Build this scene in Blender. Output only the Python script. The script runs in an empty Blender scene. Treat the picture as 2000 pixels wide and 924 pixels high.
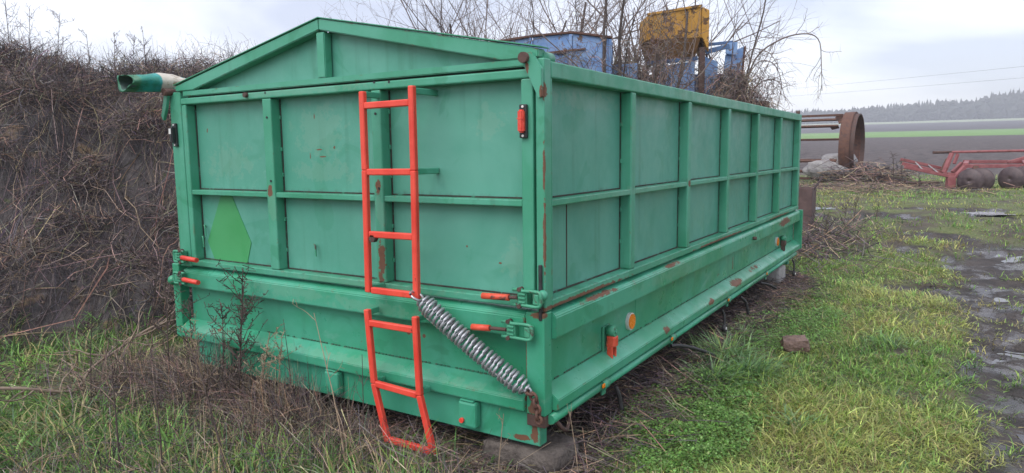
import bpy, bmesh, math, random
import numpy as np
from mathutils import Vector, Matrix

random.seed(7)
rng = np.random.default_rng(7)
sc = bpy.context.scene
COL = sc.collection

# ------------------------------------------------------------------ camera
cam_d = bpy.data.cameras.new('camera')
cam_d.sensor_width = 36.0
cam_d.lens = 24.389
cam_d.clip_start = 0.05
cam_d.clip_end = 3000
cam = bpy.data.objects.new('camera', cam_d)
COL.objects.link(cam)
CAM = Vector((1.32908, -2.34669, 1.0618))
_R = (0.84642015, 0.53237981, -0.0120279)
_U = (-0.05426029, 0.10869274, 0.99259343)
_F = (-0.52974405, 0.83949844, -0.12088681)
m = Matrix.Identity(4)
for i in range(3):
    m[i][0] = _R[i]; m[i][1] = _U[i]; m[i][2] = -_F[i]; m[i][3] = CAM[i]
cam.matrix_world = m
sc.camera = cam

# ------------------------------------------------------------------ sky, sun, exposure
SUN_EL, SUN_AZ = math.radians(52), math.radians(186)   # azimuth clockwise from +Y
world = bpy.data.worlds.new('World')
sc.world = world
world.use_nodes = True
wn = world.node_tree.nodes; wl = world.node_tree.links
wn.clear()
w_out = wn.new('ShaderNodeOutputWorld')
w_bg = wn.new('ShaderNodeBackground'); w_bg.inputs['Strength'].default_value = 1.0
w_bg2 = wn.new('ShaderNodeBackground'); w_bg2.inputs['Strength'].default_value = 0.05
w_sky = wn.new('ShaderNodeTexSky'); w_sky.sky_type = 'NISHITA'; w_sky.sun_disc = False
w_sky.sun_elevation = SUN_EL; w_sky.sun_rotation = SUN_AZ
w_tc = wn.new('ShaderNodeTexCoord')
w_map = wn.new('ShaderNodeMapping'); w_map.inputs['Scale'].default_value = (1.0, 1.0, 2.6)
w_map.inputs['Location'].default_value = (0.35, 1.9, 0.2)
w_no = wn.new('ShaderNodeTexNoise'); w_no.inputs['Scale'].default_value = 2.3
w_no.inputs['Detail'].default_value = 5; w_no.inputs['Roughness'].default_value = 0.5
w_no.inputs['Distortion'].default_value = 0.35
w_rp = wn.new('ShaderNodeValToRGB')
w_rp.color_ramp.elements[0].position = 0.37; w_rp.color_ramp.elements[0].color = (0.33, 0.32, 0.37, 1)
w_rp.color_ramp.elements[1].position = 0.63; w_rp.color_ramp.elements[1].color = (0.76, 0.73, 0.745, 1)
w_add = wn.new('ShaderNodeAddShader')
wl.new(w_tc.outputs['Generated'], w_map.inputs['Vector'])
wl.new(w_map.outputs[0], w_no.inputs['Vector'])
wl.new(w_no.outputs['Fac'], w_rp.inputs['Fac'])
wl.new(w_rp.outputs['Color'], w_bg.inputs['Color'])
wl.new(w_sky.outputs[0], w_bg2.inputs['Color'])
wl.new(w_bg.outputs[0], w_add.inputs[0]); wl.new(w_bg2.outputs[0], w_add.inputs[1])
wl.new(w_add.outputs[0], w_out.inputs['Surface'])

sun_d = bpy.data.lights.new('sun', 'SUN')
sun_d.energy = 1.5; sun_d.angle = math.radians(50); sun_d.color = (1.0, 0.96, 0.90)
sun = bpy.data.objects.new('sun', sun_d)
COL.objects.link(sun)
_sd = Vector((math.sin(SUN_AZ) * math.cos(SUN_EL), math.cos(SUN_AZ) * math.cos(SUN_EL), math.sin(SUN_EL)))
sun.rotation_euler = _sd.to_track_quat('Z', 'Y').to_euler()

sc.view_settings.view_transform = 'Standard'
sc.view_settings.look = 'None'
sc.view_settings.gamma = 1.0
sc.view_settings.use_curve_mapping = False
sc.view_settings.exposure = 0.78
sc.cycles.volume_bounces = 0
sc.cycles.max_bounces = 6

# ------------------------------------------------------------------ helpers: meshes and objects
WORLDLOC = {}

def tag(o, label=None, cat=None, group=None, kind=None):
    if label: o['label'] = label
    if cat: o['category'] = cat
    if group: o['group'] = group
    if kind: o['kind'] = kind
    return o

def link(name, me, mat=None, parent=None, loc=(0, 0, 0)):
    """link a mesh; loc is in world space whatever the parent"""
    o = bpy.data.objects.new(name, me)
    COL.objects.link(o)
    loc = Vector(loc)
    WORLDLOC[o.name] = loc
    if parent is not None:
        o.parent = parent
        o.location = loc - WORLDLOC[parent.name]
    else:
        o.location = loc
    if mat is not None and me is not None and len(me.materials) == 0:
        me.materials.append(mat)
    return o

def thing(name, loc, label, cat, group=None):
    return tag(link(name, None, None, None, loc), label, cat, group)

def fast_mesh(name, V, quads=None, tris=None, tint=None, smooth=False):
    me = bpy.data.meshes.new(name)
    V = np.asarray(V, np.float32)
    q = np.zeros((0, 4), np.int32) if quads is None else np.asarray(quads, np.int32)
    t = np.zeros((0, 3), np.int32) if tris is None else np.asarray(tris, np.int32)
    nl = q.size + t.size
    me.vertices.add(len(V)); me.vertices.foreach_set('co', V.ravel())
    me.loops.add(nl); me.loops.foreach_set('vertex_index', np.concatenate([q.ravel(), t.ravel()]))
    me.polygons.add(len(q) + len(t))
    tot = np.concatenate([np.full(len(q), 4), np.full(len(t), 3)]).astype(np.int32)
    st = np.concatenate([[0], np.cumsum(tot)[:-1]]).astype(np.int32)
    me.polygons.foreach_set('loop_start', st)
    me.polygons.foreach_set('loop_total', tot)
    me.polygons.foreach_set('use_smooth', np.full(len(tot), smooth))
    if tint is not None:
        a = me.attributes.new('tint', 'FLOAT_COLOR', 'POINT')
        c = np.ones((len(V), 4), np.float32); c[:, :3] = tint
        a.data.foreach_set('color', c.ravel())
    me.update(calc_edges=True)
    return me

def bm_mesh(bm, name, smooth=False):
    me = bpy.data.meshes.new(name)
    bm.normal_update(); bm.to_mesh(me); bm.free()
    if smooth:
        for p in me.polygons: p.use_smooth = True
    return me

_bc = {}
def box_mesh(dx, dy, dz, bev, mat):
    k = (round(dx, 4), round(dy, 4), round(dz, 4), bev, mat.name)
    if k not in _bc:
        bm = bmesh.new()
        bmesh.ops.create_cube(bm, size=1)
        bmesh.ops.scale(bm, vec=(dx, dy, dz), verts=bm.verts)
        if bev: bmesh.ops.bevel(bm, geom=bm.edges[:], offset=min(bev, .3 * min(dx, dy, dz)), segments=2, affect='EDGES', profile=.5)
        me = bm_mesh(bm, 'box'); me.materials.append(mat)
        _bc[k] = me
    return _bc[k]

def B(name, x0, x1, y0, y1, z0, z1, mat, parent, bev=.004):
    x0, x1 = sorted((x0, x1)); y0, y1 = sorted((y0, y1)); z0, z1 = sorted((z0, z1))
    return link(name, box_mesh(x1 - x0, y1 - y0, z1 - z0, bev, mat), None, parent, ((x0 + x1) / 2, (y0 + y1) / 2, (z0 + z1) / 2))

def orient(a, b):
    d = Vector(b) - Vector(a)
    q = d.to_track_quat('Z', 'X')
    return Matrix.Translation((Vector(a) + Vector(b)) / 2) @ q.to_matrix().to_4x4(), d.length

def bar_bm(bm, a, b, w, h, up=(0, 0, 1), bev=.003):
    """rectangular bar from a to b, w wide, h along up"""
    a, b, up = Vector(a), Vector(b), Vector(up)
    d = (b - a).normalized(); s = d.cross(up)
    if s.length < 1e-4: s = d.cross(Vector((0, 1, 0)))
    s.normalize(); u = s.cross(d)
    vs = [bm.verts.new(p + s * sx * w / 2 + u * sz * h / 2) for p in (a, b) for sx, sz in ((-1, -1), (1, -1), (1, 1), (-1, 1))]
    fs = [(0, 1, 2, 3), (7, 6, 5, 4), (0, 4, 5, 1), (1, 5, 6, 2), (2, 6, 7, 3), (3, 7, 4, 0)]
    F = [bm.faces.new([vs[i] for i in f]) for f in fs]
    bmesh.ops.recalc_face_normals(bm, faces=F)
    if bev:
        es = list({e for f in F for e in f.edges})
        bmesh.ops.bevel(bm, geom=es, offset=min(bev, .3 * min(w, h)), segments=1, affect='EDGES')

def bar(name, a, b, w, h, mat, parent, up=(0, 0, 1), bev=.003):
    bm = bmesh.new(); bar_bm(bm, a, b, w, h, up, bev)
    return place(name, bm, mat, parent)

def place(name, bm, mat, parent=None, smooth=False):
    """bmesh in world coordinates -> object whose origin is its own centre"""
    co = [v.co for v in bm.verts]
    c = Vector([(min(p[i] for p in co) + max(p[i] for p in co)) / 2 for i in range(3)])
    bmesh.ops.translate(bm, verts=bm.verts, vec=-c)
    return link(name, bm_mesh(bm, name, smooth), mat, parent, c)

def cyl_bm(bm, a, b, r, seg=12, r2=None, cap=True):
    M, L = orient(a, b)
    bmesh.ops.create_cone(bm, cap_ends=cap, segments=seg, radius1=r, radius2=r if r2 is None else r2, depth=L, matrix=M)

def cyl(name, a, b, r, mat, parent, seg=12, r2=None):
    bm = bmesh.new(); cyl_bm(bm, a, b, r, seg, r2)
    o = place(name, bm, mat, parent)
    for p in o.data.polygons: p.use_smooth = len(p.vertices) == 4
    return o

def prism(name, prof, axis, a, b, mat, parent, bev=.003):
    """extrude a closed profile along axis 0 or 1. prof: (other horizontal axis, z)"""
    bm = bmesh.new()
    def P(t, p): return (t, p[0], p[1]) if axis == 0 else (p[0], t, p[1])
    A = [bm.verts.new(P(a, p)) for p in prof]; Bv = [bm.verts.new(P(b, p)) for p in prof]
    n = len(prof)
    bm.faces.new(A); bm.faces.new(Bv[::-1])
    for i in range(n): bm.faces.new((A[i], Bv[i], Bv[(i + 1) % n], A[(i + 1) % n]))
    bmesh.ops.recalc_face_normals(bm, faces=bm.faces)
    if bev: bmesh.ops.bevel(bm, geom=bm.edges[:], offset=bev, segments=2, affect='EDGES')
    return place(name, bm, mat, parent)

def tubes(P, R, sides=3, closed=False):
    """P (N,K,3), R (N,K) -> verts, quads. vectorised tubes"""
    P = np.asarray(P, float); R = np.asarray(R, float)
    N, K, _ = P.shape
    T = np.gradient(P, axis=1)
    T /= np.linalg.norm(T, axis=2, keepdims=True) + 1e-9
    ref = np.zeros_like(T); ref[..., 0] = .31; ref[..., 1] = .52; ref[..., 2] = .3
    bad = np.abs((T * ref).sum(2)) > .62
    ref[bad] = (.6, -.3, .15)
    n1 = np.cross(T, ref); n1 /= np.linalg.norm(n1, axis=2, keepdims=True) + 1e-9
    n2 = np.cross(T, n1)
    ang = np.arange(sides) * 2 * np.pi / sides
    V = P[:, :, None] + R[:, :, None, None] * (np.cos(ang)[None, None, :, None] * n1[:, :, None] + np.sin(ang)[None, None, :, None] * n2[:, :, None])
    idx = np.arange(N * K * sides).reshape(N, K, sides)
    a = idx[:, :-1]; b = idx[:, 1:]
    q = np.stack([a, np.roll(a, -1, 2), np.roll(b, -1, 2), b], -1).reshape(-1, 4)
    return V.reshape(-1, 3), q

def tube_obj(name, pts, r, mat, parent=None, sides=8, smooth=True, taper=None):
    P = np.asarray(pts, float)[None]
    K = P.shape[1]
    R = np.full((1, K), r) if np.isscalar(r) else np.asarray(r, float)[None]
    V, q = tubes(P, R, sides)
    c = P[0].mean(0)
    me = fast_mesh(name, V - c, q, smooth=smooth)
    return link(name, me, mat, parent, c)

def spline(pts, n):
    """Catmull-Rom through pts, n samples"""
    p = np.asarray(pts, float); p = np.vstack([2 * p[0] - p[1], p, 2 * p[-1] - p[-2]])
    t = np.linspace(0, len(p) - 3 - 1e-6, n); i = t.astype(int); f = (t - i)[:, None]
    a, b, c, d = p[i], p[i + 1], p[i + 2], p[i + 3]
    return .5 * (2 * b + (c - a) * f + (2 * a - 5 * b + 4 * c - d) * f * f + (3 * b - a - 3 * c + d) * f ** 3)

# ------------------------------------------------------------------ helpers: materials
class NT:
    def __init__(s, name):
        s.m = bpy.data.materials.new(name); s.m.use_nodes = True
        s.n = s.m.node_tree.nodes; s.l = s.m.node_tree.links
        s.b = s.n['Principled BSDF']
        s._pos = None
    def new(s, t, **k):
        n = s.n.new('ShaderNode' + t)
        for a, v in k.items(): setattr(n, a, v)
        return n
    def put(s, sock, v):
        if hasattr(v, 'is_output'): s.l.new(v, sock)
        elif isinstance(v, (tuple, list)) and len(v) == 3 and sock.type == 'RGBA': sock.default_value = (*v, 1)
        else: sock.default_value = v
    @property
    def pos(s):
        if s._pos is None: s._pos = s.new('NewGeometry').outputs['Position']
        return s._pos
    def scaled(s, vec, sc):
        n = s.new('Mapping'); s.put(n.inputs['Vector'], vec); n.inputs['Scale'].default_value = sc
        return n.outputs[0]
    def noise(s, vec, scale, detail=4, rough=.55, dist=0.0):
        n = s.new('TexNoise'); s.put(n.inputs['Vector'], vec)
        n.inputs['Scale'].default_value = scale; n.inputs['Detail'].default_value = detail
        n.inputs['Roughness'].default_value = rough; n.inputs['Distortion'].default_value = dist
        return n.outputs['Fac']
    def voro(s, vec, scale, feature='F1'):
        n = s.new('TexVoronoi', feature=feature); s.put(n.inputs['Vector'], vec); n.inputs['Scale'].default_value = scale
        return n.outputs['Distance']
    def ramp(s, f, a, b, ca=0.0, cb=1.0):
        n = s.new('MapRange', interpolation_type='SMOOTHSTEP')
        s.put(n.inputs['Value'], f); n.inputs['From Min'].default_value = a; n.inputs['From Max'].default_value = b
        n.inputs['To Min'].default_value = ca; n.inputs['To Max'].default_value = cb
        return n.outputs['Result']
    def math(s, op, a, b=0.0):
        n = s.new('Math', operation=op); s.put(n.inputs[0], a); s.put(n.inputs[1], b)
        return n.outputs[0]
    def mix(s, f, a, b):
        n = s.new('Mix', data_type='RGBA'); s.put(n.inputs[0], f); s.put(n.inputs[6], a); s.put(n.inputs[7], b)
        return n.outputs[2]
    def bump(s, h, strength=.3, dist=.01):
        n = s.new('Bump'); n.inputs['Strength'].default_value = strength; n.inputs['Distance'].default_value = dist
        s.put(n.inputs['Height'], h); s.l.new(n.outputs[0], s.b.inputs['Normal'])
        return n.outputs[0]
    def fin(s, col, rough=.5, metal=0.0, spec=None):
        s.put(s.b.inputs['Base Color'], col); s.put(s.b.inputs['Roughness'], rough); s.put(s.b.inputs['Metallic'], metal)
        if spec is not None: s.b.inputs['Specular IOR Level'].default_value = spec
        return s.m

def m_paint(name, base, faded, deep, rust=.72, rough=.42, grime=True, edge=True, chip=(.20, .085, .04), spots=(), scuffs=()):
    t = NT(name)
    p = t.pos
    n1 = t.noise(p, 1.7, 5, .6, .4)
    c = t.mix(t.ramp(n1, .38, .64), base, faded)
    pale = t.noise(t.scaled(p, (2.2, 2.2, 3.5)), 1.0, 6, .7, .6)
    c = t.mix(t.ramp(pale, .60, .74, 0, .5), c, (.17, .37, .30))   # chalky worn paint
    n2 = t.noise(p, 3.1, 4, .5, 1.2)
    c = t.mix(t.ramp(n2, .60, .64, 0, .45), c, deep)             # re-painted patches
    st = t.noise(t.scaled(p, (11, 11, .7)), 1.0, 4, .6)
    c = t.mix(t.ramp(st, .54, .76, 0, .5), c, (.04, .19, .12))   # run-off streaks
    fi = t.noise(p, 90, 2, .5)
    c = t.mix(t.ramp(fi, .55, .8, 0, .25), c, faded)
    if grime:
        z = t.new('SeparateXYZ'); t.put(z.inputs[0], p); z = z.outputs['Z']
        g = None
        gn = t.noise(t.scaled(p, (30, 30, 14)), 1.0, 4, .65)
        for z0, hgt in ((.468, .030), (.872, .032)):
            a = t.ramp(z, z0, z0 + hgt, 1, 0)
            b = t.ramp(z, z0 - .01, z0, 0, 1)
            k = t.math('MULTIPLY', a, b)
            g = k if g is None else t.math('MAXIMUM', g, k)
        g = t.math('MULTIPLY', g, t.ramp(gn, .46, .72))
        c = t.mix(t.math('MULTIPLY', g, .55), c, (.05, .075, .05))
    def near(lst, wob):
        g = None
        wn_ = t.math('MULTIPLY', t.math('SUBTRACT', t.noise(p, 22, 6, .75), .5), wob)
        for (sx, sy, sz, ax, ay, az) in lst:      # worn places, half-sizes along x, y, z
            mp = t.new('Mapping'); t.put(mp.inputs['Vector'], p)
            mp.inputs['Scale'].default_value = (1 / ax, 1 / ay, 1 / az); mp.inputs['Location'].default_value = (-sx / ax, -sy / ay, -sz / az)
            ln = t.new('VectorMath', operation='LENGTH'); t.l.new(mp.outputs[0], ln.inputs[0])
            k = t.ramp(t.math('ADD', ln.outputs['Value'], wn_), 1.0, .86)
            g = k if g is None else t.math('MAXIMUM', g, k)
        return g
    if scuffs: c = t.mix(t.math('MULTIPLY', near(scuffs, 4.5), .16), c, (.27, .36, .28))
    r1 = t.noise(p, 7.5, 6, .68, .8)
    rm = t.ramp(r1, rust, rust + .03)
    if spots: rm = t.math('MAXIMUM', rm, near(spots, 3.0))
    if edge:
        bv = t.new('Bevel', samples=2); bv.inputs['Radius'].default_value = .006
        ge = t.new('NewGeometry')
        d = t.new('VectorMath', operation='DOT_PRODUCT'); t.l.new(bv.outputs[0], d.inputs[0]); t.l.new(ge.outputs['Normal'], d.inputs[1])
        ed = t.ramp(d.outputs['Value'], .99, .90, 0, 1)
        en = t.noise(p, 16, 5, .7)
        em = t.math('MULTIPLY', ed, t.ramp(en, .57, .63))
        rm = t.math('MAXIMUM', rm, em)
    rc = t.mix(t.noise(p, 40, 3), chip, (.10, .055, .04))
    c = t.mix(rm, c, rc)
    h = t.math('ADD', t.noise(p, 2.6, 2, .4), t.math('MULTIPLY', t.noise(p, 55, 3), .06))
    t.bump(h, .35, .012)
    ro = t.math('ADD', t.ramp(t.noise(p, 9, 4), .3, .7, rough - .08, rough + .14), t.math('MULTIPLY', rm, .3))
    return t.fin(c, ro, 0.0)

def m_chipped(name, c1, c2, chip, scale=24, thr=.66, rough=.42):
    t = NT(name); p = t.pos
    c = t.mix(t.ramp(t.noise(p, 7, 4, .6), .3, .7), c1, c2)
    k = t.ramp(t.noise(p, scale, 6, .72, .4), thr, thr + .025)
    d = t.ramp(t.noise(t.scaled(p, (14, 14, 2)), 1.0, 4, .6), .58, .78, 0, .5)
    c = t.mix(d, c, tuple(x * .55 for x in c1))
    c = t.mix(k, c, chip)
    t.bump(t.math('ADD', t.noise(p, 30, 3), t.math('MULTIPLY', k, -.6)), .25, .004)
    return t.fin(c, t.math('ADD', t.ramp(t.noise(p, 12, 4), .3, .7, rough - .08, rough + .12), t.math('MULTIPLY', k, .3)))

def m_plain(name, c1, c2, scale=12, rough=.6, metal=0.0, bump=.3, dist=.004, c3=None, spec=None):
    t = NT(name); p = t.pos
    n = t.noise(p, scale, 5, .62, .3)
    c = t.mix(t.ramp(n, .35, .65), c1, c2)
    if c3: c = t.mix(t.ramp(t.noise(p, scale * .45, 5, .7, .6), .56, .66), c, c3)
    t.bump(t.noise(p, scale * 3, 4, .6), bump, dist)
    return t.fin(c, t.ramp(n, .3, .7, max(.02, rough - .1), min(1, rough + .1)), metal, spec)

def m_tint(name, rough=.7, trans=.25, vary=.35):
    """vegetation: colour of each blade or stem from its own tint"""
    t = NT(name)
    a = t.new('Attribute', attribute_name='tint')
    n = t.noise(t.pos, 35, 2)
    hs = t.new('HueSaturation'); t.l.new(a.outputs['Color'], hs.inputs['Color'])
    t.put(hs.inputs['Value'], t.ramp(n, .25, .75, 1 - vary, 1 + vary))
    t.fin(hs.outputs[0], rough)
    if trans:
        tr = t.new('BsdfTranslucent'); t.l.new(hs.outputs[0], tr.inputs['Color'])
        mx = t.new('MixShader'); mx.inputs[0].default_value = trans
        t.l.new(t.b.outputs[0], mx.inputs[1]); t.l.new(tr.outputs[0], mx.inputs[2])
        t.l.new(mx.outputs[0], t.n['Material Output'].inputs['Surface'])
    return t.m

# ------------------------------------------------------------------ materials
M = {}
M['panel'] = m_paint('green_panel_paint', (.072, .290, .212), (.104, .335, .258), (.046, .258, .166), rust=.735, edge=False,
    spots=((-1.30, .05, 1.085, .03, .05, .004), (-1.20, .05, 1.095, .008, .05, .009), (-1.37, .05, 1.055, .004, .05, .016), (-1.28, .05, 1.05, .03, .05, .004), (-1.33, .05, 1.25, .004, .05, .018), (-2.19, .05, 1.20, .008, .05, .014), (-.42, .05, .66, .006, .05, .006), (-.25, .05, .60, .010, .05, .005)),
    scuffs=((-1.30, .05, 1.17, .16, .06, .13), (-1.28, .05, .98, .2, .06, .05), (-.30, .05, 1.19, .07, .06, .06), (-.18, .05, .62, .06, .06, .07), (-2.0, .05, 1.02, .18, .06, .08), (-.05, .5, 1.28, .06, .38, .035), (-.05, 1.3, 1.27, .06, .3, .03), (-.05, 3.1, 1.2, .06, .02, .06)))
M['frame'] = m_paint('green_frame_paint', (.046, .278, .166), (.078, .332, .226), (.028, .226, .120), rust=.715,
    spots=((-.862, 0, .57, .022, .03, .10), (-.868, 0, .91, .016, .02, .035), (0.0, -.002, 1.0, .008, .008, .10), (0.0, 0, .72, .008, .008, .16), (-.06, -.01, 1.38, .008, .03, .03), (0.0, -.01, 1.29, .006, .03, .04), (-1.61, 0, .88, .02, .02, .03), (0, 1.78, .86, .02, .03, .02), (0, .3, .44, .03, .5, .012), (0, 2.5, .44, .03, .6, .010), (0, 4.4, .44, .03, .5, .010), (-.10, 0, .48, .03, .02, .03)),
    scuffs=((-1.0, 0, .455, .5, .04, .02), (0, .9, .86, .03, .6, .02), (0, 2.3, 1.38, .04, .9, .03), (-1.4, 0, 1.37, .5, .03, .02), (-1.60, 0, .80, .035, .03, .07), (-.86, 0, .80, .03, .03, .07)))
M['lower'] = m_paint('green_lower_paint', (.030, .268, .142), (.064, .338, .222), (.019, .208, .102), rust=.70, rough=.34,
    spots=((.02, 4.60, .37, .05, .26, .035), (.02, .50, .412, .03, .20, .012), (.02, 1.45, .412, .03, .14, .012), (.02, 2.9, .07, .05, .16, .03), (.02, 3.55, .09, .05, .22, .02), (.02, 3.35, .14, .05, .025, .05), (.02, 1.35, .055, .05, .05, .018), (.02, 2.2, .05, .05, .08, .018), (-.05, -.012, .03, .025, .03, .03), (-.085, -.01, .2, .006, .03, .2), (-.02, -.012, .415, .05, .03, .014), (-.13, .012, -.12, .05, .02, .012), (-.06, .012, -.09, .02, .03, .05), (-2.1, -.02, .09, .2, .03, .012), (-.75, .045, .24, .012, .03, .012), (-.66, .045, .235, .010, .03, .010), (-.035, 3.0, .2, .05, .015, .05)),
    scuffs=((-1.45, -.02, .37, .32, .03, .035), (-.9, -.02, .35, .25, .03, .03), (-2.1, -.02, .08, .25, .04, .03), (.02, 1.6, .36, .03, .5, .04), (.02, 2.7, .05, .05, .9, .03), (-1.0, .0, .07, .9, .04, .02)))
M['red'] = m_chipped('red_paint', (.66, .045, .028), (.78, .080, .05), (.10, .045, .035))
M['redworn'] = m_plain('worn_red_handle', (.62, .06, .03), (.70, .10, .05), 25, .5, c3=(.10, .05, .04))
M['greenmetal'] = m_plain('painted_hardware', (.045, .26, .15), (.06, .30, .18), 30, .5, c3=(.07, .05, .04))
M['steel'] = m_plain('galvanised_steel', (.50, .51, .54), (.38, .39, .42), 60, .42, metal=.7, bump=.1)
M['rust'] = m_plain('rusty_steel', (.082, .038, .028), (.135, .066, .046), 14, .8, bump=.5, c3=(.06, .035, .03))
M['rustdark'] = m_plain('dark_rust', (.06, .035, .03), (.10, .055, .045), 18, .75, bump=.5)
M['rubber'] = m_plain('black_rubber', (.018, .018, .02), (.03, .03, .033), 30, .55)
M['black'] = m_plain('black_plastic', (.015, .016, .018), (.022, .022, .025), 30, .4)
M['white'] = m_plain('white_plastic', (.72, .72, .70), (.66, .66, .63), 20, .5)
M['amber'] = m_plain('amber_lens', (.85, .24, .012), (.80, .21, .01), 120, .25)
M['lens'] = m_plain('red_lens', (.62, .045, .03), (.70, .08, .05), 40, .2)
M['blue'] = m_chipped('faded_blue_paint', (.15, .28, .56), (.25, .38, .60), (.15, .105, .085), 6, .60, .6)
M['bluedark'] = m_plain('dark_blue_paint', (.055, .115, .25), (.09, .16, .30), 8, .6, c3=(.10, .08, .075))
M['yellow'] = m_chipped('weathered_yellow_paint', (.44, .225, .03), (.53, .28, .045), (.12, .065, .03), 7, .53, .6)
M['rustpanel'] = m_plain('rusted_yellow_panel', (.17, .085, .03), (.24, .12, .04), 8, .75, bump=.4)
M['concrete'] = m_plain('rough_concrete', (.075, .062, .055), (.14, .12, .105), 16, .9, bump=.9, dist=.02, c3=(.10, .085, .075))
M['paleconcrete'] = m_plain('pale_concrete', (.40, .39, .37), (.50, .49, .47), 16, .9, bump=.6, dist=.01)
M['rock'] = m_plain('brown_rock', (.115, .068, .055), (.20, .13, .105), 18, .6, bump=.8, dist=.015, c3=(.075, .055, .05))
M['disc'] = m_plain('brown_disc_steel', (.060, .042, .046), (.10, .072, .074), 12, .5, metal=.2, bump=.3)
M['redfaded'] = m_plain('faded_red_paint', (.24, .065, .07), (.30, .11, .11), 8, .6, c3=(.18, .06, .055))
M['sheet'] = m_plain('weathered_plastic_sheet', (.22, .21, .215), (.33, .32, .315), 7, .6, bump=.9, dist=.03, c3=(.22, .19, .17))
M['stem'] = m_tint('dry_stems', .8, 0.0, .3)
M['leaf'] = m_tint('grass_leaves', .5, .38, .35)
M['bark'] = m_plain('bare_bark', (.060, .046, .042), (.10, .078, .07), 20, .85)
M['twig'] = m_plain('dry_twigs', (.13, .10, .09), (.20, .155, .135), 20, .85)
M['paleTwig'] = m_plain('bleached_branch', (.22, .165, .125), (.30, .23, .18), 14, .85)
M['darkweed'] = m_plain('dark_dead_weed', (.062, .045, .042), (.10, .072, .062), 30, .9)
M['tanweed'] = m_plain('tan_dead_stem', (.25, .185, .13), (.33, .25, .17), 30, .9)
M['conifer'] = m_plain('far_forest_foliage', (.030, .042, .032), (.055, .060, .048), .25, .9, bump=0)
M['seam'] = m_plain('seam_dirt_shade', (.020, .022, .018), (.055, .045, .035), 40, .9, c3=(.05, .20, .13))  # seam dirt together with painted edge shade, dark for contrast
M['inner'] = m_plain('tarp_inside_shade', (.02, .05, .04), (.04, .08, .07), 20, .7)  # darkened green: shade inside the open roll is put into the colour
M['weld'] = m_plain('weld_paint', (.03, .17, .10), (.06, .09, .06), 40, .6)
M['rustbox'] = m_plain('purple_brown_rust', (.085, .052, .050), (.125, .080, .075), 9, .8, bump=.4)
M['wire'] = m_plain('cable_wire', (.12, .12, .13), (.15, .15, .16), 5, .6)
M['sign'] = m_plain('light_green_painted_sign', (.042, .275, .088), (.055, .30, .11), 4, .5, bump=.15)

def m_ground():
    t = NT('field_ground'); p = t.pos
    xyz = t.new('SeparateXYZ'); t.put(xyz.inputs[0], p); y = xyz.outputs['Y']
    mu = t.new('Attribute', attribute_name='mud').outputs['Fac']
    bk = t.new('Attribute', attribute_name='bank').outputs['Fac']
    n = t.noise(p, 6, 6, .65)
    nf = t.noise(p, 38, 4, .65)
    soil = t.mix(t.ramp(n, .35, .65), (.042, .033, .024), (.085, .068, .042))
    turf = t.mix(t.ramp(nf, .35, .65), (.060, .095, .024), (.14, .15, .05))
    c = t.mix(t.ramp(t.noise(p, 1.6, 4), .35, .6), soil, turf)
    mudc = t.mix(t.ramp(t.noise(p, 4, 6, .7), .35, .65), (.020, .016, .015), (.055, .044, .038))
    mm = t.ramp(t.math('ADD', mu, t.math('MULTIPLY', t.math('SUBTRACT', nf, .5), .5)), .35, .6)
    c = t.mix(mm, c, mudc)
    bsoil = t.mix(t.ramp(t.noise(p, 5, 6, .7), .35, .65), (.026, .023, .026), (.080, .068, .068))
    bsoil = t.mix(t.ramp(t.noise(p, 2.2, 4, .6), .60, .68), bsoil, (.20, .135, .075))
    bsoil = t.mix(t.ramp(t.noise(p, 3.7, 4, .6), .62, .70), bsoil, (.06, .075, .025))
    c = t.mix(t.ramp(bk, .02, .15), c, bsoil)
    # fields: ploughed, green strip, dark, pale
    w = t.math('MULTIPLY', t.math('SUBTRACT', t.noise(p, .05, 3), .5), 5.0)
    yy = t.math('ADD', y, w)
    plough = t.mix(t.ramp(t.noise(t.scaled(p, (1, 1.6, 1)), 1.9, 6, .7), .35, .65), (.026, .020, .021), (.105, .082, .078))
    c = t.mix(t.ramp(t.math('ADD', yy, t.math('MULTIPLY', t.noise(p, .8, 4), 3)), 21.5, 24), c, plough)
    green = t.mix(t.ramp(t.noise(p, .2, 4), .3, .7), (.11, .24, .045), (.16, .30, .07))
    c = t.mix(t.ramp(yy, 114, 117), c, green)
    c = t.mix(t.ramp(yy, 225, 229), c, (.050, .043, .050))
    c = t.mix(t.ramp(y, 468, 474), c, (.30, .36, .22))
    c = t.mix(t.ramp(y, 530, 540), c, (.06, .07, .05))
    wet = t.math('MULTIPLY', mm, t.ramp(t.noise(p, 2.6, 5, .65), .42, .60))
    ro = t.ramp(wet, 0, 1, .75, .13)
    h = t.math('ADD', t.noise(p, 14, 6, .7), t.math('MULTIPLY', t.noise(p, 2.2, 3), 2.0))
    hb = t.math('MULTIPLY', h, t.ramp(wet, 0, 1, 1, .35))
    hb = t.math('ADD', hb, t.math('MULTIPLY', t.math('MULTIPLY', t.noise(t.scaled(p, (.8, 1.2, 1)), 1.4, 6, .7), 9.0), t.ramp(y, 21, 26)))
    t.bump(hb, .8, .035)
    return t.fin(c, ro)
M['ground'] = m_ground()

def m_water():
    t = NT('puddle_water'); 
    t.bump(t.noise(t.pos, 9, 3), .12, .01)
    return t.fin((.030, .026, .026), .04)
M['water'] = m_water()

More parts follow.
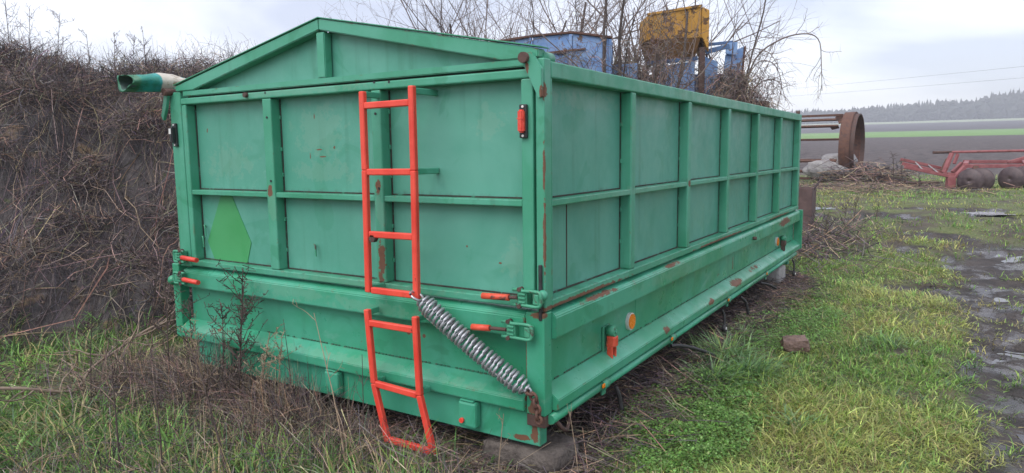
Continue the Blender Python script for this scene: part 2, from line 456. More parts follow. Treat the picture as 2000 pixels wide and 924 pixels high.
# ------------------------------------------------------------------ ground
def _h(ix,iy,s):
    n=(ix.astype(np.int64)*374761393+iy.astype(np.int64)*668265263+s*1442695041)&0x7fffffff
    n=((n^(n>>13))*1274126177)&0x7fffffff
    n=(n^(n>>16))&0xffff
    return n/65535.0
def vnoise(x,y,s=0):
    x=np.asarray(x,float); y=np.asarray(y,float)
    ix=np.floor(x); iy=np.floor(y); fx=x-ix; fy=y-iy
    fx=fx*fx*(3-2*fx); fy=fy*fy*(3-2*fy)
    a=_h(ix,iy,s); b=_h(ix+1,iy,s); c=_h(ix,iy+1,s); d=_h(ix+1,iy+1,s)
    return (a*(1-fx)+b*fx)*(1-fy)+(c*(1-fx)+d*fx)*fy
def fbm(x,y,s=0,o=4):
    v=0; a=.5; t=0
    for k in range(o):
        v=v+a*vnoise(np.asarray(x)*2**k+17*k,np.asarray(y)*2**k-9*k,s+k); t+=a; a*=.5
    return v/t
def sst(a,b,x):
    t=np.clip((np.asarray(x,float)-a)/(b-a),0,1); return t*t*(3-2*t)
PY=[-60,-3,0,2.5,5.4,8.3,10.3,13,15.7,17.7,21,35,60,116.6,176,235.7,340,474,534,620,900]
PZ=[-.2,-.28,-.305,-.31,-.33,-.17,.03,.12,.16,.19,.25,.56,1.17,2.6,4.1,5.85,9.75,15.1,18.1,22.2,36]
def bank_h(x,y):
    x=np.asarray(x,float); y=np.asarray(y,float)
    s=(x+4.15)*-.6+(y-.25)*.8+ (fbm(x*.9,y*.9,31,3)-.5)*1.0
    m=sst(-2.72,-3.5,x)*sst(9,5,y)*sst(-16,-11,x)
    h=.45*sst(-.35,.3,s)+1.38*sst(.1,1.75,s)+.32*sst(1.5,3.0,s)-.5*sst(4,7,s)
    return h*m*(1+.22*(fbm(x*1.6,y*1.6,7,3)-.5))
def rut(x,y):
    """wheel track at the right: 0 grass .. 1 mud"""
    x=np.asarray(x,float); y=np.asarray(y,float)
    c=1.87+.04*np.sin(y*.7)+.02*y
    w=.68+.30*(fbm(x*1.3,y*.7,3,3)-.5)
    a=sst(w,w*.45,np.abs(x-c-.15*(fbm(x*3,y*2,12,3)-.5)))*sst(10,6.5,y)*sst(-4,-1,y)
    return a
def mud(x,y):
    x=np.asarray(x,float); y=np.asarray(y,float)
    m=rut(x,y)
    n=fbm(x*1.1,y*.9,51,4)
    b=sst(.62,.72,n)*sst(.5,1.0,x)*sst(14,9,y)*sst(-3,0,y)*.9
    yy=y+.25*x+.8*(fbm(x*.5,y*.4,61,3)-.5)
    f=sst(8.2,9.0,yy)*sst(12.6,11.4,yy)*sst(-3,-1.5,x)*sst(.55,.66,fbm(x*.8,y*1.3,71,4))
    return np.maximum(np.maximum(m,b),f)
def gz(x,y):
    x=np.asarray(x,float); y=np.asarray(y,float)
    z=np.interp(y,PY,PZ)+bank_h(x,y)
    near=sst(60,25,np.hypot(x,y))
    z=z+near*.06*(fbm(x*.7,y*.7,1,3)-.5)+near*.035*(fbm(x*3.1,y*3.1,2,3)-.5)
    m=mud(x,y)
    z=z-m*.05*sst(16,10,y)+m*near*(.10*(fbm(x*4.5,y*3.4,22,4)-.5)+.022*np.sin((y+.5*x)*34+3*vnoise(x*2,y*2,6))*sst(.5,.62,fbm(x*1.1,y*.8,29,2)))
    # clods on the ploughed field
    pf=sst(21,23,y)*sst(80,40,y)
    z=z+pf*.14*(fbm(x*1.3,y*1.3,91,3)-.5)
    bk=sst(.05,.4,bank_h(x,y))
    z=z+bk*(.22*(fbm(x*2.3,y*2.3,41,4)-.5)+.07*(fbm(x*8,y*8,43,3)-.5))
    # trampled level pad below the trailer
    return z


def build_ground():
    cx, cy = CAM.x, CAM.y
    # azimuth measured to the left of +Y
    az = np.unique(np.round(np.concatenate([np.arange(-22, 86, .36), np.arange(86, 338, 3.0)]), 3))
    A = np.radians(az)
    r = [.3]
    while r[-1] < 700: r.append(r[-1] * 1.013)
    r = np.array(r)
    X = cx - np.sin(A)[None] * r[:, None]; Y = cy + np.cos(A)[None] * r[:, None]
    Z = gz(X, Y)
    nr, na = X.shape
    V = np.stack([X, Y, Z], -1).reshape(-1, 3)
    V = np.vstack([V, [[cx, cy, float(gz(cx, cy))]]])
    i = np.arange(nr * na).reshape(nr, na)
    a = i[:-1]; b = i[1:]
    q = np.stack([a, b, np.roll(b, -1, 1), np.roll(a, -1, 1)], -1).reshape(-1, 4)
    q = q[:, ::-1]
    tri = np.stack([np.full(na, nr * na), np.roll(i[0], -1), i[0]], -1)
    me = fast_mesh('ground', V, q, tri[:, ::-1], smooth=True)
    for nm, f in (('mud', mud), ('bank', bank_h)):
        at_ = me.attributes.new(nm, 'FLOAT', 'POINT')
        at_.data.foreach_set('value', f(V[:, 0], V[:, 1]).astype(np.float32))
    o = link('ground', me, M['ground'])
    tag(o, kind='structure')
    return o
build_ground()

# standing water in the hollows of the track and behind the trailer
def puddle(cx, cy, rx, ry, lift, seed):
    r = np.random.default_rng(seed)
    n = 40; a = np.linspace(0, 2 * np.pi, n, endpoint=False)
    rr = 1 + .28 * np.sin(2 * a + r.random() * 6) + .2 * np.sin(3 * a + r.random() * 6) + .12 * np.sin(7 * a + r.random() * 6)
    X = cx + rx * rr * np.cos(a); Y = cy + ry * rr * np.sin(a)
    gx, gy = np.meshgrid(np.linspace(cx - rx * .5, cx + rx * .5, 9), np.linspace(cy - ry * .5, cy + ry * .5, 9))
    # sheet follows the very gentle slope of the hollow's floor
    slope = (float(np.interp(cy + ry, PY, PZ)) - float(np.interp(cy - ry, PY, PZ))) / (2 * ry)
    z0 = float(np.quantile(gz(gx, gy), .45)) + lift
    V = [(cx, cy, z0)] + [(x, y, z0 + (y - cy) * slope) for x, y in zip(X, Y)]
    t = [(0, 1 + k, 1 + (k + 1) % n) for k in range(n)]
    me = fast_mesh('puddle', np.array(V), None, np.array(t))
    tag(link('puddle', me, M['water']), kind='structure')
for k, a in enumerate([(-.15, 10.75, .55, .22, -.004), (1.3, 11.0, .5, .2, -.006), (2.2, 10.6, .6, .2, -.006), (1.9, 5.2, .22, .55, -.012),
                       (1.8, 1.5, .25, .6, -.008), (1.85, 3.3, .22, .6, -.010), (2.1, 7.3, .25, .6, -.012), (1.1, 16.6, .4, .12, .012), (-.9, 10.4, .5, .2, .006)]):
    puddle(*a, k)

# ------------------------------------------------------------------ the green trailer body
TR = thing('trailer_body', (-1.22, 2.7, -.14), 'large green steel trailer body with gable end and red ladders, resting on blocks', 'trailer')
XL, XR, YN, YF = -2.43, 0.0, 0.0, 5.39
PD = .060                      # how deep panels lie behind the frame faces
Z_TB, Z_TT = 1.345, 1.405
Z_MB, Z_MT = .845, .872
Z_BB, Z_BT = .438, .470
fr, pa, lo = M['frame'], M['panel'], M['lower']

# upper tailgate: top rail carries posts, rails and panels
ug = B('upper_tailgate', -2.325, -.05, -.002, PD - .001, Z_TB, Z_TT - .025, fr, TR, .006)
tposts = [(-2.325, -2.285), (-1.640, -1.575), (-.895, -.838), (-.104, -.05)]
for a, b in tposts:
    B('post', a, b, 0.0, PD - .001, Z_BT + .001, Z_TB - .001, fr, ug, .006)
for (a0, a), (b, b1) in zip(tposts[:-1], tposts[1:]):
    B('mid_rail', a + .001, b - .001, .004, PD - .001, Z_MB, Z_MT, fr, ug, .004)
    B('panel', a - .012, b + .012, PD, PD + .004, Z_MT - .01, Z_TB + .015, pa, ug, 0)
    B('panel', a - .012, b + .012, PD, PD + .004, Z_BT - .01, Z_MB + .01, pa, ug, 0)
    for z0, z1 in ((Z_BT, Z_MB), (Z_MT, Z_TB)):  # dark strips beside posts and above rails: dirt plus painted crease shade
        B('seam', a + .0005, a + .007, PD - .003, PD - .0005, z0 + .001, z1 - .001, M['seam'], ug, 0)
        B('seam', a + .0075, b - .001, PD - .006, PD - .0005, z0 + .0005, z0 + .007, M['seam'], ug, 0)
B('bottom_rail', -2.325, -.05, -.002, PD - .001, Z_BB, Z_BT, fr, ug, .005)
# tack welds and dirt stops along posts
for (a, b) in tposts[1:3]:
    for z in (.56, .72, .95, 1.08, 1.24):
        B('weld_tack', b, b + .006, PD - .012, PD, z, z + .02, M['frame'], ug, .002)
# bolt holes in the gate frame
for x, z in ((-1.607, 1.372), (-.868, 1.378), (-.78, 1.374), (-1.605, 1.25), (-.868, 1.24), (-1.60, .93), (-.862, .905)):
    cyl('bolt_hole', (x, -.0035, z), (x, .004, z), .006, M['black'], ug, 10)
cyl('bolt', (-1.75, -.02, 1.368), (-1.75, 0, 1.368), .013, M['rustdark'], ug, 10)
for x, z in ((-2.345 + .1, .63), (-1.35, .575), (-2.27, .565), (-.14, .455)):
    tube_obj('wire_hook', spline([(x - .012, PD - .002, z + .03), (x, PD - .02, z + .04), (x + .012, PD - .024, z + .03), (x + .012, PD - .022, z - .02)], 10), .0045, M['greenmetal'], ug, 6)
# light green slow-vehicle marker painted on the lower left panel
bm = bmesh.new()
vs = [bm.verts.new((x, y, z)) for y in (PD - .0035, PD - .0005) for x, z in ((-2.095, .85), (-2.010, .85), (-1.862, .59), (-1.905, .474), (-2.19, .474), (-2.245, .578))]
bm.faces.new(vs[:6]); bm.faces.new(vs[6:][::-1])
for i in range(6): bm.faces.new((vs[i], vs[i + 6], vs[(i + 1) % 6 + 6], vs[(i + 1) % 6]))
bmesh.ops.recalc_face_normals(bm, faces=bm.faces)
place('marker_plate', bm, M['sign'], ug)

# gable
pk = (-1.20, 1.69)
def slab_poly(name, pts, y0, y1, mat, parent, bev=.004):
    bm = bmesh.new()
    A = [bm.verts.new((x, y0, z)) for x, z in pts]; Bv = [bm.verts.new((x, y1, z)) for x, z in pts]
    n = len(pts); bm.faces.new(A); bm.faces.new(Bv[::-1])
    for i in range(n): bm.faces.new((A[i], Bv[i], Bv[(i + 1) % n], A[(i + 1) % n]))
    bmesh.ops.recalc_face_normals(bm, faces=bm.faces)
    if bev: bmesh.ops.bevel(bm, geom=bm.edges[:], offset=bev, segments=2, affect='EDGES')
    return place(name, bm, mat, parent)
B('gap_backing', -2.30, -.06, .030, .049, 1.378, 1.392, M['rubber'], ug, 0)  # added dark backing, stops bright sky showing through the rail gap
gb = slab_poly('gable', [(-2.30, 1.389), (-.06, 1.389), (-.06, 1.418), (-2.30, 1.418)], -.004, .045, fr, TR)
slab_poly('rafter', [(-.02, 1.419), (-.02, 1.452), pk, (pk[0], pk[1] - .052), (-.185, 1.4195)], -.006, .05, fr, gb)
slab_poly('rafter', [(pk[0] - .001, pk[1]), (-2.36, 1.449), (-2.36, 1.419), (-2.20, 1.4195), (pk[0] - .001, pk[1] - .052)], -.006, .05, fr, gb)
slab_poly('king_post', [(-1.226, 1.419), (-1.172, 1.419), (-1.172, 1.628), (-1.226, 1.628)], -.002, .044, fr, gb)
slab_poly('gable_panel', [(-2.30, 1.41), (-1.205, 1.41), (-1.205, 1.66)], PD - .01, PD - .006, pa, gb, 0)
slab_poly('gable_panel', [(-1.195, 1.41), (-.10, 1.41), (-1.195, 1.66)], PD - .01, PD - .006, pa, gb, 0)
for s in (0, 1):   # thin sheet lying over the rafters
    x0, x1 = ((pk[0], -.01) if s else (-2.37, pk[0]))
    z0, z1 = ((pk[1] + .002, 1.455) if s else (1.452, pk[1] + .002))
    slab_poly('cap_strip', [(x0, z0), (x1, z1), (x1, z1 + .005), (x0, z0 + .005)], -.012, .06, M['greenmetal'], gb, .001)

# rear corner posts
for s, (a, b) in ((1, (-.038, .002)), (-1, (-2.432, -2.329))):
    cp = B('corner_post', a, b, -.001, .055, Z_BB - .01, Z_TT + .012, fr, TR, .006)
    # hinge plate with its pin at the head of the post
    if s == 1: pl = [(-.085, 1.412), (-.062, 1.438), (-.040, 1.438), (.004, 1.375), (.004, 1.27), (-.010, 1.262)]
    else: pl = [(-2.398, 1.428), (-2.418, 1.438), (-2.44, 1.41), (-2.482, 1.29), (-2.465, 1.262), (-2.43, 1.33)]
    hp = slab_poly('hinge_plate', pl, -.026, -.008, fr, cp, .002)
    cx = -.068 if s == 1 else -2.412
    cyl('hinge_pin', (cx, -.045, 1.418), (cx, .03, 1.418), .021, M['rustdark'], cp, 10)
    cyl('hinge_sleeve', (cx + .03 * s, .03, 1.425), (cx + .03 * s, .12, 1.425), .024, fr, cp, 14)

# tail lights
for x0, lit in ((-.103, True), (-2.402, False)):
    tl = B('tail_light', x0, x0 + .034, -.016, -.002, 1.115, 1.245, M['black'], TR, .004)
    lens = M['lens'] if lit else M['black']
    bm = bmesh.new()
    bmesh.ops.create_cube(bm, size=1, matrix=Matrix.Translation((x0 + .017, -.026, 1.18)) @ Matrix.Diagonal((.027, .024, .088, 1)))
    bmesh.ops.bevel(bm, geom=bm.edges[:], offset=.006, segments=3, affect='EDGES')
    place('lens', bm, lens, tl)
    B('lens_divider', x0 + .003, x0 + .031, -.0395, -.036, 1.188, 1.191, lens, tl, 0)
    for z in (1.124, 1.236):
        cyl('screw', (x0 + .017, -.019, z), (x0 + .017, -.012, z), .005, M['white'], tl, 8)
    if not lit: B('sticker', x0 + .006, x0 + .024, -.0405, -.0382, 1.185, 1.215, M['white'], tl, 0)

# lower tailgate
lg = B('lower_tailgate', -2.40, -.086, .045, .053, .02, .40, lo, TR, 0)
prism('flange', [(-.016, .316), (-.016, .400), (-.006, .411), (.030, .424), (.060, .424), (.060, .412), (.0435, .405), (.0435, .300), (.03, .302)], 0, -2.40, -.087, lo, lg, .004)
prism('sill', [(.0445, .112), (-.022, .066), (-.028, .058), (-.028, .016), (-.020, .010), (.0445, .010)], 0, -2.44, -.087, lo, lg, .003)
def weld_bead(name, a, b, parent, step=.022, mat=None):
    a, b = np.array(a), np.array(b); L = np.linalg.norm(b - a); n = int(L / step)
    bm = bmesh.new()
    d = Vector((b - a) / L)
    for k in range(n):
        if random.random() < .12: continue
        c = Vector(a + (b - a) * (k + .5) / n)
        bar_bm(bm, c - d * step * .33, c + d * step * .33, .006, .005, bev=0)
    o = place(name, bm, mat or M['weld'], parent); o['kind'] = 'stuff'
    return o
weld_bead('weld_bead', (-1.75, .0425, .115), (-.09, .0425, .115), lg)
# lower corner posts
B('lower_corner_post', -.0855, .002, -.012, .05, .0, .425, lo, TR, .005)
B('lower_corner_post', -2.505, -2.441, -.012, .05, .0, .44, lo, TR, .006)
B('corner_foot', -.085, .0, -.01, .045, -.05, -.001, M['rustdark'], TR, .004)
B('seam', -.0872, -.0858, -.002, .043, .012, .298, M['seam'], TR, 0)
B('seam_rod', -.022, -.008, -.018, -.004, .395, .62, M['rubber'], TR, .004)

# rear cross beam of the sub-frame and its socket brackets
B('rear_beam', -2.34, -.035, .012, .07, -.142, .0095, lo, TR, .004)
for x in (-.372, -1.195, -2.02):
    br = B('socket_bracket', x - .047, x + .047, -.034, .011, -.115, .002, lo, TR, .012)
    B('socket_neck', x - .035, x + .035, -.0345, .0, .003, .0095, lo, br, .002)
    if x != -1.195: cyl('red_pin', (x - .022, -.046, -.082), (x - .022, -.034, -.082), .011, M['red'], br, 12)

# right side, upper board
us = B('upper_sideboard', -PD + .001, .002, .056, YF, Z_TB, Z_TT + .004, fr, TR, .006)
sposts = [(.056, .062)] + [(y - .058, y) for y in (.924, 1.80, 2.68, 3.56, 4.45)] + [(5.31, 5.39)]
B('post', -PD + .001, .0, .0565, .066, Z_BT + .001, Z_TB - .001, fr, us, .003)
for a, b in sposts[1:]:
    B('post', -PD + .001, .0, a, b, Z_BT + .001, Z_TB - .001, fr, us, .006)
for (a0, a), (b, b1) in zip(sposts[:-1], sposts[1:]):
    B('mid_rail', -PD + .001, -.002, a + .001, b - .001, Z_MB, Z_MT, fr, us, .004)
    B('panel', -PD - .004, -PD, a - .012, b + .012, Z_MT - .01, Z_TB + .015, pa, us, 0)
    B('panel', -PD - .004, -PD, a - .012, b + .012, Z_BT - .01, Z_MB + .01, pa, us, 0)
    for z0, z1 in ((Z_BT, Z_MB), (Z_MT, Z_TB)):  # same dark strips on the side: dirt and crease shade in colour
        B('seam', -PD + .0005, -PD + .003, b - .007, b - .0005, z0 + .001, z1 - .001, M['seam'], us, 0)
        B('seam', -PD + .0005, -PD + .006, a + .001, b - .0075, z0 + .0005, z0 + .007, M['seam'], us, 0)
    for z in (.60, .76, 1.0, 1.18):
        B('weld_tack', -PD, -PD + .012, b - .006, b, z, z + .02, fr, us, .002)
B('bottom_rail', -PD + .001, .002, .056, YF, Z_BB - .004, Z_BT, fr, us, .005)
B('panel_seam', -PD + .0005, -PD + .003, .292, .297, .475, .835, M['rustdark'], us, 0)
for y in (2.70, 5.35):
    cyl('stop_bolt', (-.03, y, Z_TT), (-.03, y, Z_TT + .04), .02, M['rustdark'], us, 10)
# right side, lower board
ls = B('lower_sideboard', -.055, -.046, .052, 5.42, .02, .42, lo, TR, 0)
prism('flange', [(.019, .312), (.019, .398), (.009, .411), (-.03, .424), (-.060, .424), (-.060, .412), (-.0455, .405), (-.0455, .298), (-.03, .298)], 1, .052, 5.42, lo, ls, .004)
prism('sill', [(-.0455, .105), (.020, .062), (.028, .054), (.028, .014), (.020, .008), (-.0455, .008)], 1, .052, 5.43, lo, ls, .003)
weld_bead('weld_bead', (-.0435, .06, .108), (-.0435, 5.3, .108), ls)
B('end_cap', -.045, .036, 5.431, 5.475, .01, .42, lo, ls, .004)
for y, w in ((1.05, .0035), (3.05, .004), (4.1, .0035)):
    B('sheet_joint', -.0462, -.0445, y, y + w, .14, .30, lo, ls, 0)
cyl('stop_bolt', (.019, 3.35, .352), (.047, 3.35, .352), .014, M['rustdark'], ls, 10)
# tarpaulin lashing pipe below the sill
for a, b in ((.02, .50), (.56, 1.42), (1.50, 2.62), (2.70, 3.85), (3.93, 5.25)):
    cyl('lashing_pipe', (.008, a, -.020), (.008, b, -.020), .021, lo, TR, 14)
for y in (.53, 1.46, 2.66, 3.89):
    cl = B('pipe_clamp', .002, .014, y - .02, y + .02, -.07, .0075, M['greenmetal'], TR, .003)
    cyl('clamp_stub', (.008, y - .031, -.020), (.008, y + .031, -.020), .0265, M['greenmetal'], cl, 12)
    B('amber_tab', .030, .036, y - .06, y - .035, -.02, -.002, M['amber'], cl, .002)
tube_obj('shackle', spline([(.010, .06, -.035), (.03, .10, -.085), (.015, .16, -.095), (.010, .19, -.035)], 14), .009, M['rustdark'], TR, 8)
for pts in ([(.03, .62, -.055), (.045, .63, -.10), (.055, .64, -.17)], [(.03, 1.40, -.05), (.07, 1.52, -.075), (.13, 1.72, -.15), (.16, 1.80, -.19)],
            [(.03, 2.95, -.05), (.06, 3.0, -.10), (.075, 3.02, -.19)], [(.03, 3.6, -.05), (.08, 3.7, -.08), (.12, 3.78, -.12)]):
    tube_obj('rubber_strap', spline(pts, 12), .011, M['rubber'], TR, 6)
for y, z in ((2.45, -.16), (5.0, -.17)):
    hk = tube_obj('strap_hook', spline([(.03, y, -.05), (.045, y + .01, -.09), (.05, y, z)], 10), .009, M['rubber'], TR, 6)
    cyl('hook_ring', (.038, y, z - .02), (.062, y, z - .02), .026, M['rubber'], hk, 14)
    cyl('hook_eye', (.036, y, z - .02), (.066, y, z - .02), .010, M['white'], hk, 10)
# reflectors
for y in (.962, 4.56):
    bm = bmesh.new(); cyl_bm(bm, (-.046, y, .181), (-.030, y, .181), .046, 28)
    rf = place('side_reflector', bm, M['white'], TR)
    bm = bmesh.new(); cyl_bm(bm, (-.0295, y, .181), (-.024, y, .181), .039, 28)
    place('lens', bm, M['amber'], rf)
# red side clamps
for y, mat in ((.665, M['redworn']), (4.72, M['rustdark'])):
    ck = B('side_clamp', -.044, -.036, y - .04, y + .04, .075, .225, M['greenmetal'], TR, .003)
    cyl('clamp_drum', (-.03, y, .20), (.012, y, .20), .027, M['greenmetal'], ck, 14)
    cyl('clamp_hub', (.012, y, .20), (.018, y, .20), .010, M['frame'], ck, 10)
    B('clamp_jaw', -.030, .016, y - .026, y + .026, .125, .178, mat, ck, .008)
    for s in (-1, 1): B('clamp_arm', -.024, .006, y + s * .020 - .006, y + s * .020 + .006, .065, .13, mat, ck, .004)
    B('clamp_bar', -.022, .004, y - .028, y + .028, .058, .070, mat, ck, .004)

# the sides that face away, the front and the floor
B('left_sideboard', -2.432, -2.36, .056, YF, .02, 1.405, pa, TR, .004)
B('front_board', -2.358, -.058, 5.33, 5.385, .02, 1.405, pa, TR, .004)
B('floor_plate', -2.358, -.058, .058, 5.325, .012, .04, M['rust'], TR, 0)
for x in (-1.85, -.55): B('chassis_beam', x - .06, x + .06, .075, 5.3, -.15, .0, M['rustdark'], TR, .004)
B('front_beam', -2.34, -.06, 5.25, 5.32, -.142, .005, lo, TR, .004)

# ladders
def ladder(stiles, rungs, standoffs):
    ld = None
    for pts in stiles:
        bm = bmesh.new()
        for a, b in zip(pts[:-1], pts[1:]): bar_bm(bm, a, b, .028, .026, (0, 1, 0), .004)
        if ld is None: ld = place('ladder', bm, M['red'], TR)
        else: place('stile', bm, M['red'], ld)
    for a, b in rungs: bar('rung', a, b, .028, .024, M['red'], ld, (0, 1, 0), .004)
    for a, b in standoffs: bar('standoff', a, b, .020, .026, fr, ld, (0, 0, 1), .003)
    return ld
LY = -.10
ladder([[(-.846, LY, 1.330), (-.846, LY, .99), (-.853, LY, .445)], [(-.568, LY, 1.338), (-.568, LY, .99), (-.574, LY, .44)]],
       [((-.832, LY, z), (-.582, LY, z + .002)) for z in (1.268, .982, .708, .456)],
       [((-.846, LY + .013, 1.318), (-.846, .0, 1.318)), ((-.568, LY + .013, 1.318), (-.568, PD, 1.318)), ((-.568, LY + .013, .985), (-.568, PD, .985)),
        ((-.852, LY + .013, .46), (-.852, -.002, .46))])
ladder([[(-.866, LY, .365), (-.840, LY, .025), (-.768, LY, -.238)], [(-.585, LY, .365), (-.573, LY, .015), (-.503, LY, -.238)]],
       [((-.852, LY, .304), (-.598, LY, .304)), ((-.828, LY, .024), (-.588, LY, .014)), ((-.757, LY, -.226), (-.516, LY, -.228))],
       [((-.866, LY + .013, .352), (-.866, -.03, .352)), ((-.585, LY + .013, .352), (-.585, -.03, .352)), ((-.840, LY + .013, .028), (-.840, -.036, .028)), ((-.573, LY + .013, .028), (-.573, -.036, .028))])
nut = bmesh.new(); cyl_bm(nut, (-.812, LY - .012, .69), (-.812, LY + .012, .69), .018, 6); place('lock_nut', nut, M['rustdark'], TR)

# over-centre latches: lever with red grip, pivot block, U-bow and catch
def latch(x, z, s, bow, worn, grip):
    """pivot at x; lever points to -s, bow to +s"""
    y = -.034
    lt = B('latch', x - .022, x + .022, y - .012, y + .030, z - .030, z + .030, M['greenmetal'], TR, .004)
    for dz in (-.034, .034):
        cyl('bolt', (x - .012 * s, y - .018, z + dz), (x - .012 * s, y + .01, z + dz), .009, M['rustdark'], lt, 8)
        cyl('spacer', (x - .045 * s, y - .006, z + dz * .9), (x, y - .006, z + dz * .9), .0075, M['greenmetal'], lt, 8)
    for k in range(3):
        B('spring_leaf', x - .014, x + .018, y - .020, y - .013, z - .020 + k * .016, z - .012 + k * .016, M['greenmetal'], lt, .002)
    cyl('lever', (x - .02 * s, y - .014, z), (x - (.055 + grip[0]) * s, y - .02, z - .002), .008, M['rustdark'], lt, 8)
    cyl('grip', (x - (.045 + grip[0]) * s, y - .02, z - .002), (x - (.045 + grip[1]) * s, y - .026, z - .006), .0135, M['redworn'] if worn else M['red'], lt, 12)
    bw = [(x, y - .012, z + .028), (x + bow * .8 * s, y - .012, z + .030), (x + bow * s, y - .012, z + .018), (x + bow * s, y - .012, z - .018), (x + bow * .8 * s, y - .012, z - .030), (x, y - .012, z - .028)]
    tube_obj('bow', spline(bw, 24), .0075, M['greenmetal'], lt, 6)
    B('catch', x + (bow - .02) * s - .014, x + (bow - .02) * s + .014, y - .016, y + .034, z - .022, z + .022, M['greenmetal'], lt, .005)
    return lt
latch(-.080, .487, 1, .085, True, (.01, .135))
latch(-.135, .350, 1, .098, True, (.05, .135))
latch(-2.375, .492, -1, .045, False, (.0, .145))
latch(-2.385, .366, -1, .05, False, (.01, .155))
bm = bmesh.new(); bmesh.ops.create_uvsphere(bm, u_segments=14, v_segments=10, radius=.028, matrix=Matrix.Translation((-2.475, -.03, .345)))
place('knob', bm, lo, TR, True)
bm = bmesh.new(); bmesh.ops.create_uvsphere(bm, u_segments=14, v_segments=10, radius=.022, matrix=Matrix.Translation((.0, -.02, .50)))
place('knob', bm, fr, TR, True)

# ------------------------------------------------------------------ spring, chain, tarp
def build_spring():
    a = np.array((-.535, -.118, .446)); b = np.array((-.055, -.058, .118))
    d = (b - a); L = np.linalg.norm(d); d /= L
    u = np.cross(d, (0, 0, 1)); u /= np.linalg.norm(u); v = np.cross(d, u)
    turns = 28; n = turns * 18
    t = np.linspace(0, 1, n)
    rad = .0370 * np.minimum(1, np.minimum(.62 + t * 7, .42 + (1 - t) * 9))
    ang = t * turns * 2 * np.pi
    t2 = t + .004 * np.sin(t * 41) + .003 * np.sin(t * 97 + 1)
    P = a + d * (t2 * L)[:, None] - np.array((0, 0, .012)) * np.sin(np.pi * t)[:, None] + u * (rad * np.cos(ang))[:, None] + v * (rad * np.sin(ang))[:, None]
    sp = thing('coil_spring', (-.29, -.09, .29), 'grey steel coil spring stretched from the upper ladder down to the chain', 'spring')
    tube_obj('coil', P, .0064, M['steel'], sp, 7)
    # hook ring round the ladder foot
    k = np.linspace(-.3, 5.6, 30); c = a - d * .026
    tube_obj('hook', np.array([c + u * .030 * math.cos(q) + d * .030 * math.sin(q) for q in k]), .0058, M['steel'], sp, 7)
    k = np.linspace(0, 2 * np.pi, 20); c = b + d * .006
    tube_obj('end_eye', np.array([c + v * .014 * math.cos(q) + d * .014 * math.sin(q) for q in k]), .005, M['steel'], sp, 7)
    # bright tie wire running along the underside
    tube_obj('tie_wire', spline([a + v * .050 + d * .05, (a + b) / 2 + v * .048, b + v * .03 - d * .06] if v[2] < 0 else [a - v * .050 + d * .05, (a + b) / 2 - v * .048, b - v * .03 - d * .06], 16), .0028, M['white'], sp, 5)
build_spring()

def chain(pts, label):
    """links alternate by a quarter turn along pts"""
    pts = [Vector(p) for p in pts]
    ch = thing('chain', pts[-1], label, 'chain')
    for i, (a, b) in enumerate(zip(pts[:-1], pts[1:])):
        c = (a + b) / 2; d = (b - a).normalized(); s = d.cross(Vector((0, 1, 0))).normalized(); w = s if i % 2 else s.cross(d)
        h = (b - a).length * .72
        P = [c + d * h * math.cos(q) + w * .0135 * math.sin(q) for q in np.linspace(0, 2 * np.pi, 17)]
        tube_obj('chain_link', np.array(P), .0062, M['rust'], ch, 6)
chain([(-.050, -.058, .112), (-.030, -.058, .105), (-.018, -.056, .082), (-.012, -.054, .058), (-.008, -.052, .034), (-.006, -.050, .010), (-.006, -.048, -.012)], 'short rusty chain hanging at the lower end of the coil spring')

